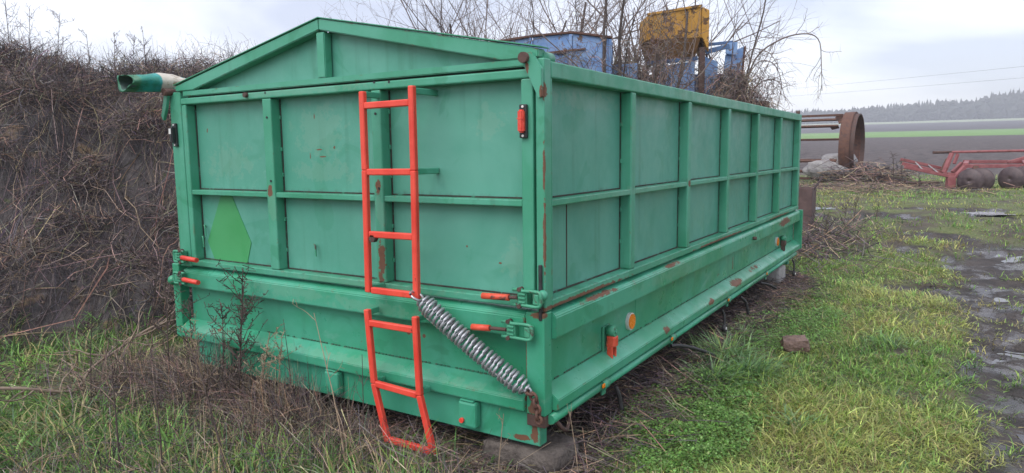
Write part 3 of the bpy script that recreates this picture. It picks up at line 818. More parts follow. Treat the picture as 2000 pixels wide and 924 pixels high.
def build_tarp():
    x0, z0, r0 = -2.50, 1.470, .060
    ny, na = 60, 26
    Y = np.linspace(-.205, 5.36, ny); A = np.linspace(0, 2 * np.pi, na, endpoint=False)
    V = []
    for j, y in enumerate(Y):
        for a in A:
            r = r0 * (1 + .13 * math.sin(a * 2 + y * 2 + 1.2) + .07 * math.sin(a * 5 - y * 9) + .05 * math.sin(a * 3 + y * 31) + .10 * max(0, math.sin(y * 14 + a)) * (y < .3))
            en = math.exp(-((y + .205) / .12) ** 2)
            V.append((x0 + r * (1.15 + .12 * en) * math.cos(a) - .01 * en, y + (.010 * math.sin(a * 2 + 1) if j == 0 else 0), z0 - .006 * en + r * (.92 - .16 * en) * math.sin(a) + .008 * math.sin(y * 47 + a * 2) * (y < .25)))
    # rolled-in inside of the open end
    for k, (rr, dy) in enumerate(((.90, .002), (.84, .30), (.3, .36))):
        for a in A: V.append((x0 - .01 + r0 * rr * 1.2 * math.cos(a), -.205 + dy + (.010 * math.sin(a * 2 + 1)), z0 - .006 + r0 * rr * .74 * math.sin(a)))
    V = np.array(V); c = np.array((x0, 2.6, z0 - .06))
    q = []
    for j in range(ny - 1):
        for i in range(na): q.append((j * na + i, j * na + (i + 1) % na, (j + 1) * na + (i + 1) % na, (j + 1) * na + i))
    rows = [0, ny, ny + 1, ny + 2]
    for p0, p1 in zip(rows[:-1], rows[1:]):
        for i in range(na): q.append((p0 * na + i, p1 * na + i, p1 * na + (i + 1) % na, p0 * na + (i + 1) % na))
    t = NT('tarpaulin'); xyz = t.new('SeparateXYZ'); t.put(xyz.inputs[0], t.pos)
    yy = t.math('ADD', xyz.outputs['Y'], t.math('MULTIPLY', t.math('SUBTRACT', t.noise(t.pos, 9, 3), .5), .04))
    teal = t.mix(t.ramp(t.noise(t.pos, 11, 5, .6), .4, .65), (.02, .30, .30), (.015, .20, .15))
    white = t.mix(t.ramp(t.noise(t.pos, 17, 5, .65), .5, .66), (.50, .47, .40), (.20, .14, .06))
    f = t.math('MULTIPLY', t.ramp(yy, -.045, -.035), t.ramp(yy, .115, .125, 1, 0))
    c1 = t.mix(f, teal, white)
    c1 = t.mix(t.ramp(yy, -.165, -.15, 1, 0), c1, (.03, .16, .09))
    t.bump(t.noise(t.pos, 12, 4), .6, .02)
    mt = t.fin(c1, .5)
    me = fast_mesh('rolled_tarp', V - c, np.array(q), smooth=True)
    me.materials.append(mt); me.materials.append(M['inner'])
    mi = np.zeros(len(q), np.int32); mi[-na * 2:] = 1; me.polygons.foreach_set('material_index', mi)
    tag(link('rolled_tarp', me, mt, None, c), 'rolled teal tarpaulin with a white band along the top left of the green trailer', 'tarpaulin')
build_tarp()

# ------------------------------------------------------------------ blocks under the body
def lump(name, loc, size, seed, mat, sub=3, rough=.16, boxy=.55, parent=None, flat=False):
    r = np.random.default_rng(seed)
    bm = bmesh.new()
    bmesh.ops.create_cube(bm, size=1)
    bmesh.ops.subdivide_edges(bm, edges=bm.edges[:], cuts=2 ** sub - 1, use_grid_fill=True)
    for v in bm.verts:
        p = np.array(v.co); n = p / np.linalg.norm(p) * .62
        p = p * boxy + n * (1 - boxy)
        k = p * 3.1 + seed * 3.3
        d = (float(fbm(k[0] + k[2] * .7, k[1] - k[2] * .6, seed, 4)) - .5) * rough * 2
        v.co = Vector((p * (1 + d)) * np.array(size))
    o = link(name, bm_mesh(bm, name, not flat), mat, parent, loc)
    return o
tag(lump('support_block', (-.15, .12, -.235), (.36, .24, .13), 3, M['concrete'], rough=.14, boxy=.7), 'rough grey stone block under the near rear corner of the green trailer', 'block', 'blocks carrying the trailer')
tag(lump('support_block', (-2.15, .30, -.215), (.40, .34, .16), 5, M['concrete'], rough=.14, boxy=.7), 'rough stone block in the weeds under the left rear corner of the trailer', 'block', 'blocks carrying the trailer')
tag(lump('support_block', (-.20, 5.05, -.24), (.26, .30, .20), 8, M['paleconcrete'], rough=.06, boxy=.92), 'pale concrete block under the far right corner of the green trailer', 'block', 'blocks carrying the trailer')

# ------------------------------------------------------------------ derelict machines behind the trailer
RX = Vector((.8465, .5324, 0)); NY = Vector((-.5324, .8465, 0))
def frame_at(o):
    o = Vector(o)
    return lambda x, y, z: o + RX * x + NY * y + Vector((0, 0, z))
def plate(name, pts, th, f, mat, parent, bev=.006):
    """closed polygon (local x,y,z points, in order) given thickness th along local y"""
    bm = bmesh.new()
    A = [bm.verts.new(f(*p)) for p in pts]; Bv = [bm.verts.new(f(p[0], p[1] + th, p[2])) for p in pts]
    n = len(pts); bm.faces.new(A); bm.faces.new(Bv[::-1])
    for i in range(n): bm.faces.new((A[i], Bv[i], Bv[(i + 1) % n], A[(i + 1) % n]))
    bmesh.ops.recalc_face_normals(bm, faces=bm.faces)
    if bev: bmesh.ops.bevel(bm, geom=bm.edges[:], offset=bev, segments=1, affect='EDGES')
    return place(name, bm, mat, parent)
def hexa(name, P, mat, parent, bev=.008):
    """P: 8 world points, bottom four then top four"""
    bm = bmesh.new(); v = [bm.verts.new(p) for p in P]
    for f in ((3, 2, 1, 0), (4, 5, 6, 7), (0, 1, 5, 4), (1, 2, 6, 5), (2, 3, 7, 6), (3, 0, 4, 7)): bm.faces.new([v[i] for i in f])
    bmesh.ops.recalc_face_normals(bm, faces=bm.faces)
    if bev: bmesh.ops.bevel(bm, geom=bm.edges[:], offset=bev, segments=2, affect='EDGES')
    return place(name, bm, mat, parent)

# long blue body
o1 = (-5.10, 7.53, 0.0)
f1 = frame_at(o1)
BM1 = thing('blue_machine_body', o1, 'long faded blue machine body with rusty top edge behind the green trailer', 'machine')
edges = [(-.45, 2.80), (.55, 2.94), (1.20, 2.99), (1.86, 2.90)]
for (xa, za), (xb, zb) in zip(edges[:-1], edges[1:]):
    plate('side_panel', [(xa + .004, 0, 1.2), (xb - .004, 0, 1.2), (xb - .004, 0, zb), (xa + .004, 0, za)], .03, f1, M['blue'], BM1)
    bar('top_edge', f1(xa, .0, za + .02), f1(xb, .0, zb + .02), .08, .035, M['rust'], BM1)
    bar('stiffener', f1(xb - .03, -.015, 1.2), f1(xb - .03, -.015, zb - .01), .05, .03, M['blue'], BM1, tuple(NY))
hexa('roof', [f1(-.45, .03, 2.7), f1(1.85, .03, 2.84), f1(1.85, 1.2, 2.84), f1(-.45, 1.2, 2.7), f1(-.45, .03, 2.80), f1(1.2, .03, 2.955), f1(1.2, 1.2, 2.955), f1(-.45, 1.2, 2.80)], M['rustdark'], BM1)
plate('end_panel', [(1.86, .03, 1.2), (1.88, .03, 1.2), (1.88, .03, 2.85), (1.86, .03, 2.85)], 1.1, f1, M['bluedark'], BM1)
plate('back_panel', [(-.45, 1.15, 1.2), (1.86, 1.15, 1.2), (1.86, 1.15, 2.8), (-.45, 1.15, 2.6)], .03, f1, M['bluedark'], BM1)
bar('rusty_rail', f1(-.1, -.03, 2.60), f1(1.42, -.03, 2.74), .03, .03, M['rust'], BM1)
bar('door_handle', f1(.95, -.02, 2.67), f1(1.10, -.02, 2.675), .025, .03, M['black'], BM1)
plate('access_door', [(1.22, -.012, 2.1), (1.70, -.012, 2.1), (1.70, -.012, 2.72), (1.22, -.012, 2.76)], .01, f1, M['blue'], BM1, .003)
for x in (-.3, 1.7):
    for y in (.1, 1.1): bar('leg', f1(x, y, -.1), f1(x, y, 1.2), .1, .1, M['rustdark'], BM1, (1, 0, 0))

# yellow hopper machine
o2 = (-3.24, 9.36, 0.0)
f2 = frame_at(o2)
BM2 = thing('hopper_machine', o2, 'derelict blue machine with a weathered yellow hopper on top, overgrown with vines', 'machine')
def box8(x0, x1, y0, y1, z00, z01, z10, z11):
    return [f2(x0, y0, z00), f2(x1, y0, z01), f2(x1, y1, z01), f2(x0, y1, z00), f2(x0, y0, z10), f2(x1, y0, z11), f2(x1, y1, z11), f2(x0, y1, z10)]
hp2 = hexa('yellow_hopper', box8(0, .93, 0, .75, 2.95, 2.985, 3.38, 3.52), M['yellow'], BM2, .012)
bar('rim', f2(-.01, -.012, 3.385), f2(.94, -.012, 3.525), .03, .04, M['yellow'], hp2)
hexa('hopper_cone', [f2(.10, .14, 2.60), f2(.87, .14, 2.66), f2(.87, .6, 2.66), f2(.10, .6, 2.60), f2(.02, .005, 2.948), f2(.925, .005, 2.98), f2(.925, .74, 2.98), f2(.02, .74, 2.948)], M['rustpanel'], BM2)
plate('side_chute', [(.94, .0, 2.985), (.96, .0, 2.985), (1.07, .0, 2.75), (1.07, .0, 3.45), (.94, .0, 3.51)], .7, f2, M['yellow'], BM2)
for x0, x1 in ((.13, .34), (.36, .80)):
    plate('blue_panel', [(x0, .12, 1.2), (x1, .12, 1.2), (x1, .12, 2.60), (x0, .12, 2.54)], .03, f2, M['blue'], BM2)
bar('blue_stile', f2(.35, .10, 1.2), f2(.35, .10, 2.56), .05, .04, M['blue'], BM2, tuple(NY))
bar('blue_stile', f2(.82, .10, 1.2), f2(.82, .10, 2.62), .07, .04, M['blue'], BM2, tuple(NY))
bar('cross_beam', f2(.02, .09, 2.575), f2(.90, .09, 2.65), .05, .07, M['bluedark'], BM2)
bar('dark_post', f2(.95, .0, -.1), f2(.95, .0, 2.82), .10, .08, M['rustdark'], BM2, tuple(NY))
bar('upright_bar', f2(1.12, .3, 1.5), f2(1.12, .3, 3.28), .035, .035, M['rustdark'], BM2, tuple(NY))
bar('mast', f2(.95, .5, 3.3), f2(.95, .5, 3.75), .02, .02, M['rustdark'], BM2, tuple(NY))
bar('side_arm', f2(1.05, .12, 2.76), f2(1.46, .12, 2.86), .06, .08, M['bluedark'], BM2)
bar('side_arm', f2(1.10, .22, 2.90), f2(1.55, .22, 2.94), .05, .05, M['bluedark'], BM2)
plate('blue_wing', [(1.40, .1, 2.90), (1.60, .1, 2.93), (1.60, .1, 2.70), (1.40, .1, 2.72)], .03, f2, M['blue'], BM2)
plate('blue_wing', [(1.42, .18, 2.72), (1.74, .18, 2.86), (1.62, .18, 1.2), (1.30, .18, 1.2)], .03, f2, M['blue'], BM2)
plate('wing_edge', [(1.745, .14, 2.86), (1.765, .14, 2.86), (1.645, .14, 1.2), (1.625, .14, 1.2)], .14, f2, M['rust'], BM2)
plate('blue_panel', [(1.02, .16, 1.2), (1.28, .16, 1.2), (1.28, .16, 2.60), (1.02, .16, 2.70)], .03, f2, M['blue'], BM2)
hexa('rear_casing', box8(.1, 1.6, .75, 1.5, 1.0, 1.0, 2.45, 2.45), M['bluedark'], BM2)
for x, y in ((.2, .2), (1.5, .3), (.2, 1.3), (1.5, 1.3)): bar('leg', f2(x, y, -.15), f2(x, y, 1.25), .1, .1, M['rustdark'], BM2, (1, 0, 0))
tag(link('brown_crate', box_mesh(.34, .3, 1.85, .01, M['rust']), None, None, (-1.62, 10.55, .97)), 'rusty brown upright box half hidden by vines beyond the green trailer', 'box')
tag(link('blue_hatch', box_mesh(.5, .06, 1.5, .01, M['blue']), None, None, (-3.42, 8.75, 1.75)), 'narrow blue sheet standing between the bare trunks behind the trailer', 'panel')

# ------------------------------------------------------------------ rusty cage drum
def ring_bm(bm, c, ax, r0, r1, w, seg=64):
    """annulus of rectangular section, axis ax, width w centred on c"""
    c = Vector(c); ax = Vector(ax).normalized(); u = ax.cross(Vector((0, 0, 1))).normalized(); v = ax.cross(u)
    L = []
    for k in range(seg):
        q = 2 * math.pi * k / seg; d = u * math.cos(q) + v * math.sin(q)
        L.append([bm.verts.new(c + d * r + ax * s) for r, s in ((r1, -w / 2), (r1, w / 2), (r0, w / 2), (r0, -w / 2))])
    for k in range(seg):
        a, b = L[k], L[(k + 1) % seg]
        for i in range(4): bm.faces.new((a[i], a[(i + 1) % 4], b[(i + 1) % 4], b[i]))
    bmesh.ops.recalc_face_normals(bm, faces=bm.faces)
AX = Vector((.9985, -.05, 0)).normalized()
RC = Vector((-.86, 17.72, 1.085))
DR = thing('cage_drum', (-2.4, 18.1, .2), 'rusty open cage drum with steel rings and long bars beyond the trailer', 'drum')
bm = bmesh.new(); ring_bm(bm, RC - AX * .06, AX, .865, .90, .23); place('ring_band', bm, M['rust'], DR)
bm = bmesh.new(); ring_bm(bm, RC + AX * .12, AX, .82, .85, .10); place('inner_rim', bm, M['rustdark'], DR)
bm = bmesh.new(); ring_bm(bm, RC + AX * .06, AX, .82, .90, .02); place('web', bm, M['rust'], DR)
RC2 = RC - AX * 3.6
bm = bmesh.new(); ring_bm(bm, RC2, AX, .865, .90, .36); place('ring_band', bm, M['rust'], DR)
uu = AX.cross(Vector((0, 0, 1))).normalized()
for q in (88, 40, 118, -25, -48, 165, 205, -80):
    d = uu * math.cos(math.radians(q)) + Vector((0, 0, 1)) * math.sin(math.radians(q))
    bar('cage_bar', RC + d * .83 - AX * .24, RC2 + d * .83 + AX * .18, .05, .06, M['rust'], DR, tuple(d))
    bm = bmesh.new()
    bar_bm(bm, RC + d * .80 - AX * .24, RC + d * .74 - AX * .42, .02, .10, tuple(d), 0)
    place('gusset', bm, M['rust'], DR)

# crumpled sheet and stones under the drum
def crumple(name, loc, size, seed, mat, label, cat, rot=0):
    o = lump(name, loc, size, seed, mat, 3, .35, .45)
    o.rotation_euler = (0, 0, rot)
    return tag(o, label, cat)
crumple('plastic_sheet', (-1.35, 17.15, .50), (.95, .5, .42), 21, M['sheet'], 'crumpled pale plastic sheet lying under the bars of the rusty drum', 'sheet', .2)
crumple('plastic_sheet', (-1.15, 17.6, .72), (.7, .5, .36), 25, M['sheet'], 'grey folded plastic sheet higher on the heap under the rusty drum', 'sheet', -.3)
crumple('plastic_sheet', (-.25, 17.9, .52), (.5, .25, .16), 27, M['rubber'], 'dark flattened sheet on the straw right of the rusty drum', 'sheet', .1)

# rusty box and bar beside the far end of the trailer
BX = thing('rusty_box', (-.36, 8.45, -.17), 'rusty brown steel box standing past the far end of the trailer', 'box')
for x0, x1, y0, y1 in ((-.74, -.32, 8.30, 8.33), (-.74, -.32, 8.62, 8.65), (-.74, -.71, 8.331, 8.619), (-.35, -.32, 8.331, 8.619)):
    B('wall', x0, x1, y0, y1, .10, .50, M['rustbox'], BX, .004)
    B('lower_wall', x0 + .01, x1 - .01, y0 + .004, y1 - .004, -.22, .098, M['rustbox'], BX, .004)
tag(link('steel_bar', None), None)
bpy.data.objects.remove(bpy.data.objects['steel_bar'])
tag(bar('flat_bar', (-.36, 8.45, .42), (-.22, 8.52, .66), .035, .025, M['disc'], None), 'dark grey flat bar sticking up out of the rusty box', 'bar')

# ------------------------------------------------------------------ red disc harrow
HW = thing('disc_harrow', (1.9, 15.9, .16), 'faded red disc harrow with brown discs standing at the edge of the ploughed field', 'harrow')
rf = M['redfaded']
def hb(name, a, b, w=.06, h=.07, mat=None): return bar(name, a, b, w, h, mat or rf, HW, (0, 0, 1), .004)
cyl('top_tube', (1.10, 15.96, .94), (3.9, 17.65, .965), .030, rf, HW, 10)
cyl('tube_end', (.98, 15.88, .937), (1.32, 16.09, .941), .031, M['rustdark'], HW, 10)
hb('mast', (1.337, 15.863, .92), (1.211, 15.73, .50), .09, .06)
hb('mast_brace', (1.257, 16.27, .79), (1.159, 16.17, .52), .05, .05, M['rust'])
hb('drop_link', (1.449, 16.17, .90), (1.39, 16.10, .68), .05, .06)
for a, b in (((.354, 15.94, .787), (1.139, 16.40, .577)), ((.415, 15.49, .701), (1.18, 15.94, .497)), ((.481, 15.04, .638), (1.404, 15.59, .401))): hb('drawbar_arm', a, b, .06, .065)
for t in (.36, .68):
    a = Vector((.354, 15.94, .80)).lerp(Vector((1.139, 16.40, .59)), t); b = Vector((.481, 15.04, .66)).lerp(Vector((1.404, 15.59, .42)), t)
    hb('drawbar_rung', a, b, .03, .02, M['sheet'])
hb('skid_leg', (1.345, 15.55, .42), (1.35, 15.54, .16), .16, .12, M['redfaded'])
hb('gusset', (1.25, 15.60, .48), (1.50, 15.75, .43), .22, .06)
hb('riser', (1.42, 15.60, .40), (1.605, 15.755, .65), .08, .08)
hb('riser', (1.37, 16.295, .48), (1.549, 16.44, .69), .08, .08)
hb('main_beam', (1.56, 15.725, .64), (3.8, 17.13, .61), .08, .08)
hb('main_beam', (1.58, 16.70, .716), (3.9, 18.15, .68), .08, .08)
hb('cross_beam', (1.60, 15.76, .66), (1.64, 16.72, .70), .09, .09)
hb('cross_beam', (2.72, 16.46, .64), (2.75, 17.40, .69), .09, .09)
hb('brace', (2.40, 16.62, .70), (2.95, 16.99, .88), .05, .06)
hb('gang_hanger', (1.78, 15.85, .62), (1.80, 15.75, .42), .10, .12, M['rust'])
hb('gang_hanger', (2.62, 16.40, .60), (2.64, 16.38, .42), .10, .12, M['rust'])
def disc(c, ax, r):
    ax = Vector(ax).normalized(); u = ax.cross(Vector((0, 0, 1))).normalized(); v = ax.cross(u)
    bm = bmesh.new(); rings = []
    for s, th in ((0, 0), (1, .012)):
        for fr_ in (.02, .35, .6, .82, 1.0):
            dep = .075 * (1 - fr_ ** 2)
            rings.append([bm.verts.new(Vector(c) + (u * math.cos(q) + v * math.sin(q)) * r * fr_ + ax * (dep + th)) for q in np.linspace(0, 2 * np.pi, 28, endpoint=False)])
    n = 28
    for a, b in list(zip(rings[:4], rings[1:5])) + list(zip(rings[5:9], rings[6:10])) + [(rings[4], rings[9]), (rings[0], rings[5])]:
        for k in range(n): bm.faces.new((a[k], a[(k + 1) % n], b[(k + 1) % n], b[k]))
    bmesh.ops.recalc_face_normals(bm, faces=bm.faces)
    return place('disc', bm, M['disc'], HW, True)
for c0, ax, nd in (((1.70, 15.25, .37), (.30, .95, 0), 2), ((2.44, 15.85, .40), (.45, .9, 0), 3), ((3.25, 16.4, .42), (-.5, .85, 0), 3)):
    ax = Vector(ax).normalized()
    for k in range(nd): disc(Vector(c0) + ax * .30 * k + Vector((.10 * k, 0, .008 * k - .03)), -ax, .26)
    cyl('gang_axle', Vector(c0) - ax * .05, Vector(c0) + ax * .30 * nd + Vector((.10 * nd, 0, .008 * nd)), .025, M['rustdark'], HW, 8)

# black spike harrow lying on the ground
SH = thing('spike_harrow', (.55, 16.1, .19), 'dark slatted iron harrow frame lying flat in the dead weeds', 'harrow')
for k in range(6):
    bar('slat', (.05 + k * .05, 15.75 + k * .16, .245), (.95 + k * .05, 16.05 + k * .16, .245), .03, .02, M['rustdark'], SH)
for k in range(4):
    bar('cross_slat', (.12 + k * .26, 15.72 + k * .09, .225), (.40 + k * .26, 16.60 + k * .09, .225), .03, .02, M['rustdark'], SH)
for k in range(9):
    x = .15 + (k % 3) * .3; y = 15.95 + (k // 3) * .25
    bar('spike', (x, y, .12), (x, y, .30), .018, .018, M['rustdark'], SH, (1, 0, 0))

# rock in the grass
ro = lump('field_stone', (.50, 2.55, -.255), (.165, .125, .09), 4, M['rock'], 2, .22, .62, flat=True)
ro.rotation_euler = (.1, -.08, .35)
tag(ro, 'brown squared stone lying in the grass right of the trailer', 'stone')

# power lines far over the field
for (a, b, sag, lb) in (((16, 123, 12.7), (-75, 190, 15.2), 1.2, 'upper thin power line crossing the sky above the field'), ((16.5, 124, 11.1), (-75, 191, 13.8), 1.0, 'lower thin power line crossing the sky above the field')):
    t = np.linspace(-.6, 1.5, 50)[:, None]
    P = np.array(a) * (1 - t) + np.array(b) * t; P[:, 2] -= sag * 4 * t[:, 0] * (1 - t[:, 0]) * .25
    tag(tube_obj('power_line', P, .017, M['wire'], None, 5), lb, 'cable')

# ------------------------------------------------------------------ far forest, one dark mass on the horizon
def forest():
    r = np.random.default_rng(11); V = []; Q = []; T = []; base = 0
    def tree(x, y, h, w, kind):
        nonlocal base
        z0 = float(gz(x, y)) - .3; n = 7
        prof = ((0, .16), (.12, .75), (.3, 1.0), (.55, .72), (.8, .36), (1, .03)) if kind else ((0, .15), (.18, .7), (.4, 1.0), (.65, .95), (.86, .62), (1, .15))
        for t, rr in prof:
            a = np.linspace(0, 2 * np.pi, n, endpoint=False) + r.random() * 6
            k = w * rr * r.uniform(.6, 1.25, n)
            V.append(np.stack([x + k * np.cos(a), y + k * np.sin(a), z0 + h * t + r.normal(0, h * .02, n)], -1))
        m_ = len(prof)
        for j in range(m_ - 1):
            for i in range(n): Q.append((base + j * n + i, base + j * n + (i + 1) % n, base + (j + 1) * n + (i + 1) % n, base + (j + 1) * n + i))
        base += n * m_
    for row in range(5):
        x = -330.0
        while x < 190:
            y = 545 + row * 10 + r.uniform(-4, 4)
            hh = np.interp(x, [-330, -150, -75, -45, -10, 12, 30, 60, 190], [11, 10, 9.0, 10.2, 11.5, 12.2, 15.5, 17, 17]) * r.uniform(.82, 1.10) + row * .35
            k = r.random() < .4
            tree(x, y, hh * (1.1 if k else .97), hh * (.19 if k else .27), k)
            x += r.uniform(1.6, 3.6)
    me = fast_mesh('far_forest', np.concatenate(V), np.array(Q), smooth=False)
    tag(link('far_forest', me, M['conifer']), 'long band of forest on the horizon fading into the haze', 'forest', kind='stuff')
forest()

# ------------------------------------------------------------------ vegetation
C2 = np.array((CAM.x, CAM.y))
def polar(n, r0, r1, a0=-20, a1=80, r=rng, p=1.0):
    """points spread thinner with distance from where one stands; azimuth left of +Y in degrees"""
    A = np.radians(r.uniform(a0, a1, n)); R_ = r0 * (r1 / r0) ** (r.random(n) ** p)
    return CAM.x - np.sin(A) * R_, CAM.y + np.cos(A) * R_, R_
def under(x, y, e=0.0): return (x > -2.42 - e) & (x < -.03 + e) & (y > .06 - e) & (y < 5.4 + e)

def blades(x, y, H, W, ang, lean, tint, K=4, z=None, r=rng):
    n = len(x)
    z = gz(x, y) - .01 if z is None else z
    t = np.linspace(0, 1, K)[None, :]
    dx, dy = np.cos(ang)[:, None], np.sin(ang)[:, None]
    l = lean[:, None]
    out = H[:, None] * (l * t ** 1.7)
    up = H[:, None] * (t * np.sqrt(np.clip(1 - (l * .75) ** 2, .02, 1)) - .42 * l * t ** 3)
    S = np.stack([x[:, None] + dx * out, y[:, None] + dy * out, z[:, None] + up], -1)
    tw = ang + np.pi / 2 + r.normal(0, .5, n)
    w = W[:, None] * np.clip(1.0 - t ** 1.6, .06, 1) * (.55 + .9 * np.minimum(t * 2.5, .5))
    sd = np.stack([np.cos(tw), np.sin(tw), r.normal(0, .15, n)], -1)[:, None, :]
    V = np.stack([S - sd * w[..., None] / 2, S + sd * w[..., None] / 2], 2)   # n,K,2,3
    i = np.arange(n * K * 2).reshape(n, K, 2)
    q = np.stack([i[:, :-1, 0], i[:, :-1, 1], i[:, 1:, 1], i[:, 1:, 0]], -1).reshape(-1, 4)
    c = np.repeat(tint, K * 2, 0)
    return V.reshape(-1, 3), q, c

class Pile:
    def __init__(s): s.V = []; s.Q = []; s.C = []; s.n = 0
    def add(s, V, q, c=None):
        s.V.append(V); s.Q.append(q + s.n); s.n += len(V)
        if c is not None: s.C.append(c)
    def build(s, name, mat, label, cat, smooth=False):
        me = fast_mesh(name, np.concatenate(s.V), np.concatenate(s.Q), tint=np.concatenate(s.C) if s.C else None, smooth=smooth)
        return tag(link(name, me, mat), label, cat, kind='stuff')

def mixc(cols, w, n, r=rng, jit=.18):
    k = r.choice(len(cols), n, p=np.array(w) / sum(w))
    c = np.array(cols)[k]
    return c * np.exp(r.normal(0, jit, (n, 1))) * np.exp(r.normal(0, jit * .35, (n, 3)))

G_LUSH = (.16, .32, .07); G_MID = (.26, .41, .10); G_YEL = (.46, .50, .16); G_STRAW = (.36, .31, .15); G_DARK = (.045, .085, .022); G_BLUE = (.09, .17, .075)
B_DARK = (.040, .032, .036); B_PUR = (.105, .083, .089); B_BRN = (.155, .120, .104); B_TAN = (.28, .20, .145); B_STRAW = (.34, .26, .175)

def tuft_field(n, r0, r1, a0, a1, per, keep, hrange, wid, spread, cols_fn, leanr, K, pile, p=1.0):
    x, y, R_ = polar(n, r0, r1, a0, a1, p=p)
    k = rng.random(n) < keep(x, y)
    x, y, R_ = x[k], y[k], R_[k]; n = len(x)
    cols = cols_fn(x, y)                       # tuft colour
    th = rng.uniform(*hrange, n) * (.65 + .7 * vnoise(x * 1.4, y * 1.4, 77))
    X = np.repeat(x, per); Y = np.repeat(y, per); RR = np.repeat(R_, per)
    a = rng.uniform(0, 2 * np.pi, n * per); d = np.abs(rng.normal(0, 1, n * per)) * spread * (1 + RR / 9)
    X = X + np.cos(a) * d; Y = Y + np.sin(a) * d
    # blades lie over in shared swathes
    swath = 2 * np.pi * vnoise(X * .9, Y * .9, 5) * 1.5
    ang = np.where(rng.random(n * per) < .45, swath + rng.normal(0, .6, n * per), a + rng.normal(0, .9, n * per))
    H = np.repeat(th, per) * rng.uniform(.5, 1.2, n * per)
    W = wid * rng.uniform(.6, 1.35, n * per) * (1 + RR / 7)
    c = np.repeat(cols, per, 0) * np.exp(rng.normal(0, .22, (n * per, 1)))
    dry = rng.random(n * per) < .10
    c[dry] = np.array(G_STRAW) * np.exp(rng.normal(0, .25, (dry.sum(), 1)))
    ok = ~under(X, Y)
    V, q, cc = blades(X[ok], Y[ok], H[ok], W[ok], ang[ok], rng.uniform(*leanr, n * per)[ok], c[ok], K)
    pile.add(V, q, cc)

# --- right: matted yellow-green grass
def clov(x, y):   # lush patch beside the trailer
    a = sst(1.0, .6, np.hypot((x - .26) / .42, (y - 1.0) / .95)) + sst(1.0, .6, np.hypot((x - .30) / .50, (y - 3.3) / 1.05))
    return np.clip(a, 0, 1)
def keep_r(x, y):
    k = (1 - np.clip(mud(x, y) * 1.15, 0, .90)) * np.where(y > 20.5, 0, 1.0)
    k = k * sst(.02, .22, x + .18 * (vnoise(x * 3, y * 2, 8) - .5) + np.where(y > 5.6, 9, 0))
    k = k * (.25 + .75 * sst(.25, .45, fbm(x * 1.2, y * 1.2, 15, 3)))
    k = k * np.where((y > 5.6) & (x < -2.6), 0, 1) * (1 - .75 * clov(x, y))
    return np.where(bank_h(x, y) > .1, 0, k)
def col_r(x, y):
    n = len(x); f = fbm(x * .8 + 3, y * .8, 21, 3)[:, None] + rng.normal(0, .07, (n, 1))
    a = mixc((G_MID, G_LUSH, G_BLUE), (5, 2.5, 1.5), n); b = mixc((G_YEL, G_STRAW, G_MID), (6, 2, 2), n)
    return a + (b - a) * sst(.44, .66, f)
gp = Pile()
tuft_field(13600, 2.2, 9, -20, 26, 12, keep_r, (.05, .125), .0042, .030, col_r, (.45, 1.25), 4, gp, p=.9)
tuft_field(5200, 7.5, 24, -20, 20, 10, keep_r, (.06, .13), .0056, .05, col_r, (.3, 1.1), 3, gp)
# a coarse broad-leaved tussock by the pipe and in the track edge
for cx, cy, n, h in ((.16, 2.05, 460, .30), (.36, 1.85, 380, .26), (.22, 1.6, 260, .24), (1.02, 3.1, 120, .16), (.75, 1.2, 90, .15), (.12, 2.6, 200, .22)):
    a = rng.uniform(0, 2 * np.pi, n); d = np.abs(rng.normal(0, .09, n)); x = cx + np.cos(a) * d; y = cy + np.sin(a) * d
    gp.add(*blades(x, y, rng.uniform(.5, 1.15, n) * h, rng.uniform(.007, .013, n), a + rng.normal(0, .7, n), rng.uniform(.5, 1.2, n), mixc(((.17, .31, .125), (.24, .37, .175), G_MID), (4, 3, 2), n), 5))
gp.build('meadow_grass', M['leaf'], 'matted yellow-green grass right of the trailer', 'grass')

# --- low chickweed carpet beside the trailer
def leaflets(n, keep, r0, r1, a0, a1, s, cols, w, pile, hmax=.05):
    x, y, R_ = polar(n, r0, r1, a0, a1); k = rng.random(n) < keep(x, y); x, y, R_ = x[k], y[k], R_[k]; n = len(x)
    z = gz(x, y) + rng.random(n) * hmax * (.3 + 1.2 * vnoise(x * 6, y * 6, 99)); a = rng.uniform(0, 2 * np.pi, n)
    ln = s * rng.uniform(.6, 1.4, n) * (1 + R_ / 12)
    d = np.stack([np.cos(a), np.sin(a), rng.normal(.15, .35, n)], -1) * ln[:, None]
    sd = np.stack([-np.sin(a), np.cos(a), rng.normal(0, .3, n)], -1) * (ln * .36)[:, None]
    p = np.stack([x, y, z], -1)
    V = np.stack([p, p + d * .5 + sd, p + d, p + d * .5 - sd], 1)
    c = np.repeat(mixc(cols, w, n), 4, 0)
    pile.add(V.reshape(-1, 3), np.arange(n * 4).reshape(n, 4), c)
cp_ = Pile()
leaflets(230000, lambda x, y: clov(x, y) * (~under(x, y)), 2.6, 8, -12, 26, .0105, ((.17, .33, .075), (.24, .40, .12), (.12, .24, .055)), (5, 3, 2), cp_, .07)
leaflets(26000, lambda x, y: np.where((x < -.3) & (y < .1) & (bank_h(x, y) < .25), .8, 0) * sst(.42, .55, fbm(x * 1.7, y * 1.7, 33, 3)), 1.6, 6, 38, 80, .022, ((.11, .25, .045), (.17, .31, .07)), (3, 2), cp_, .06)
cp_.build('chickweed_carpet', M['leaf'], 'low bright green chickweed carpet along the trailer', 'ground cover')

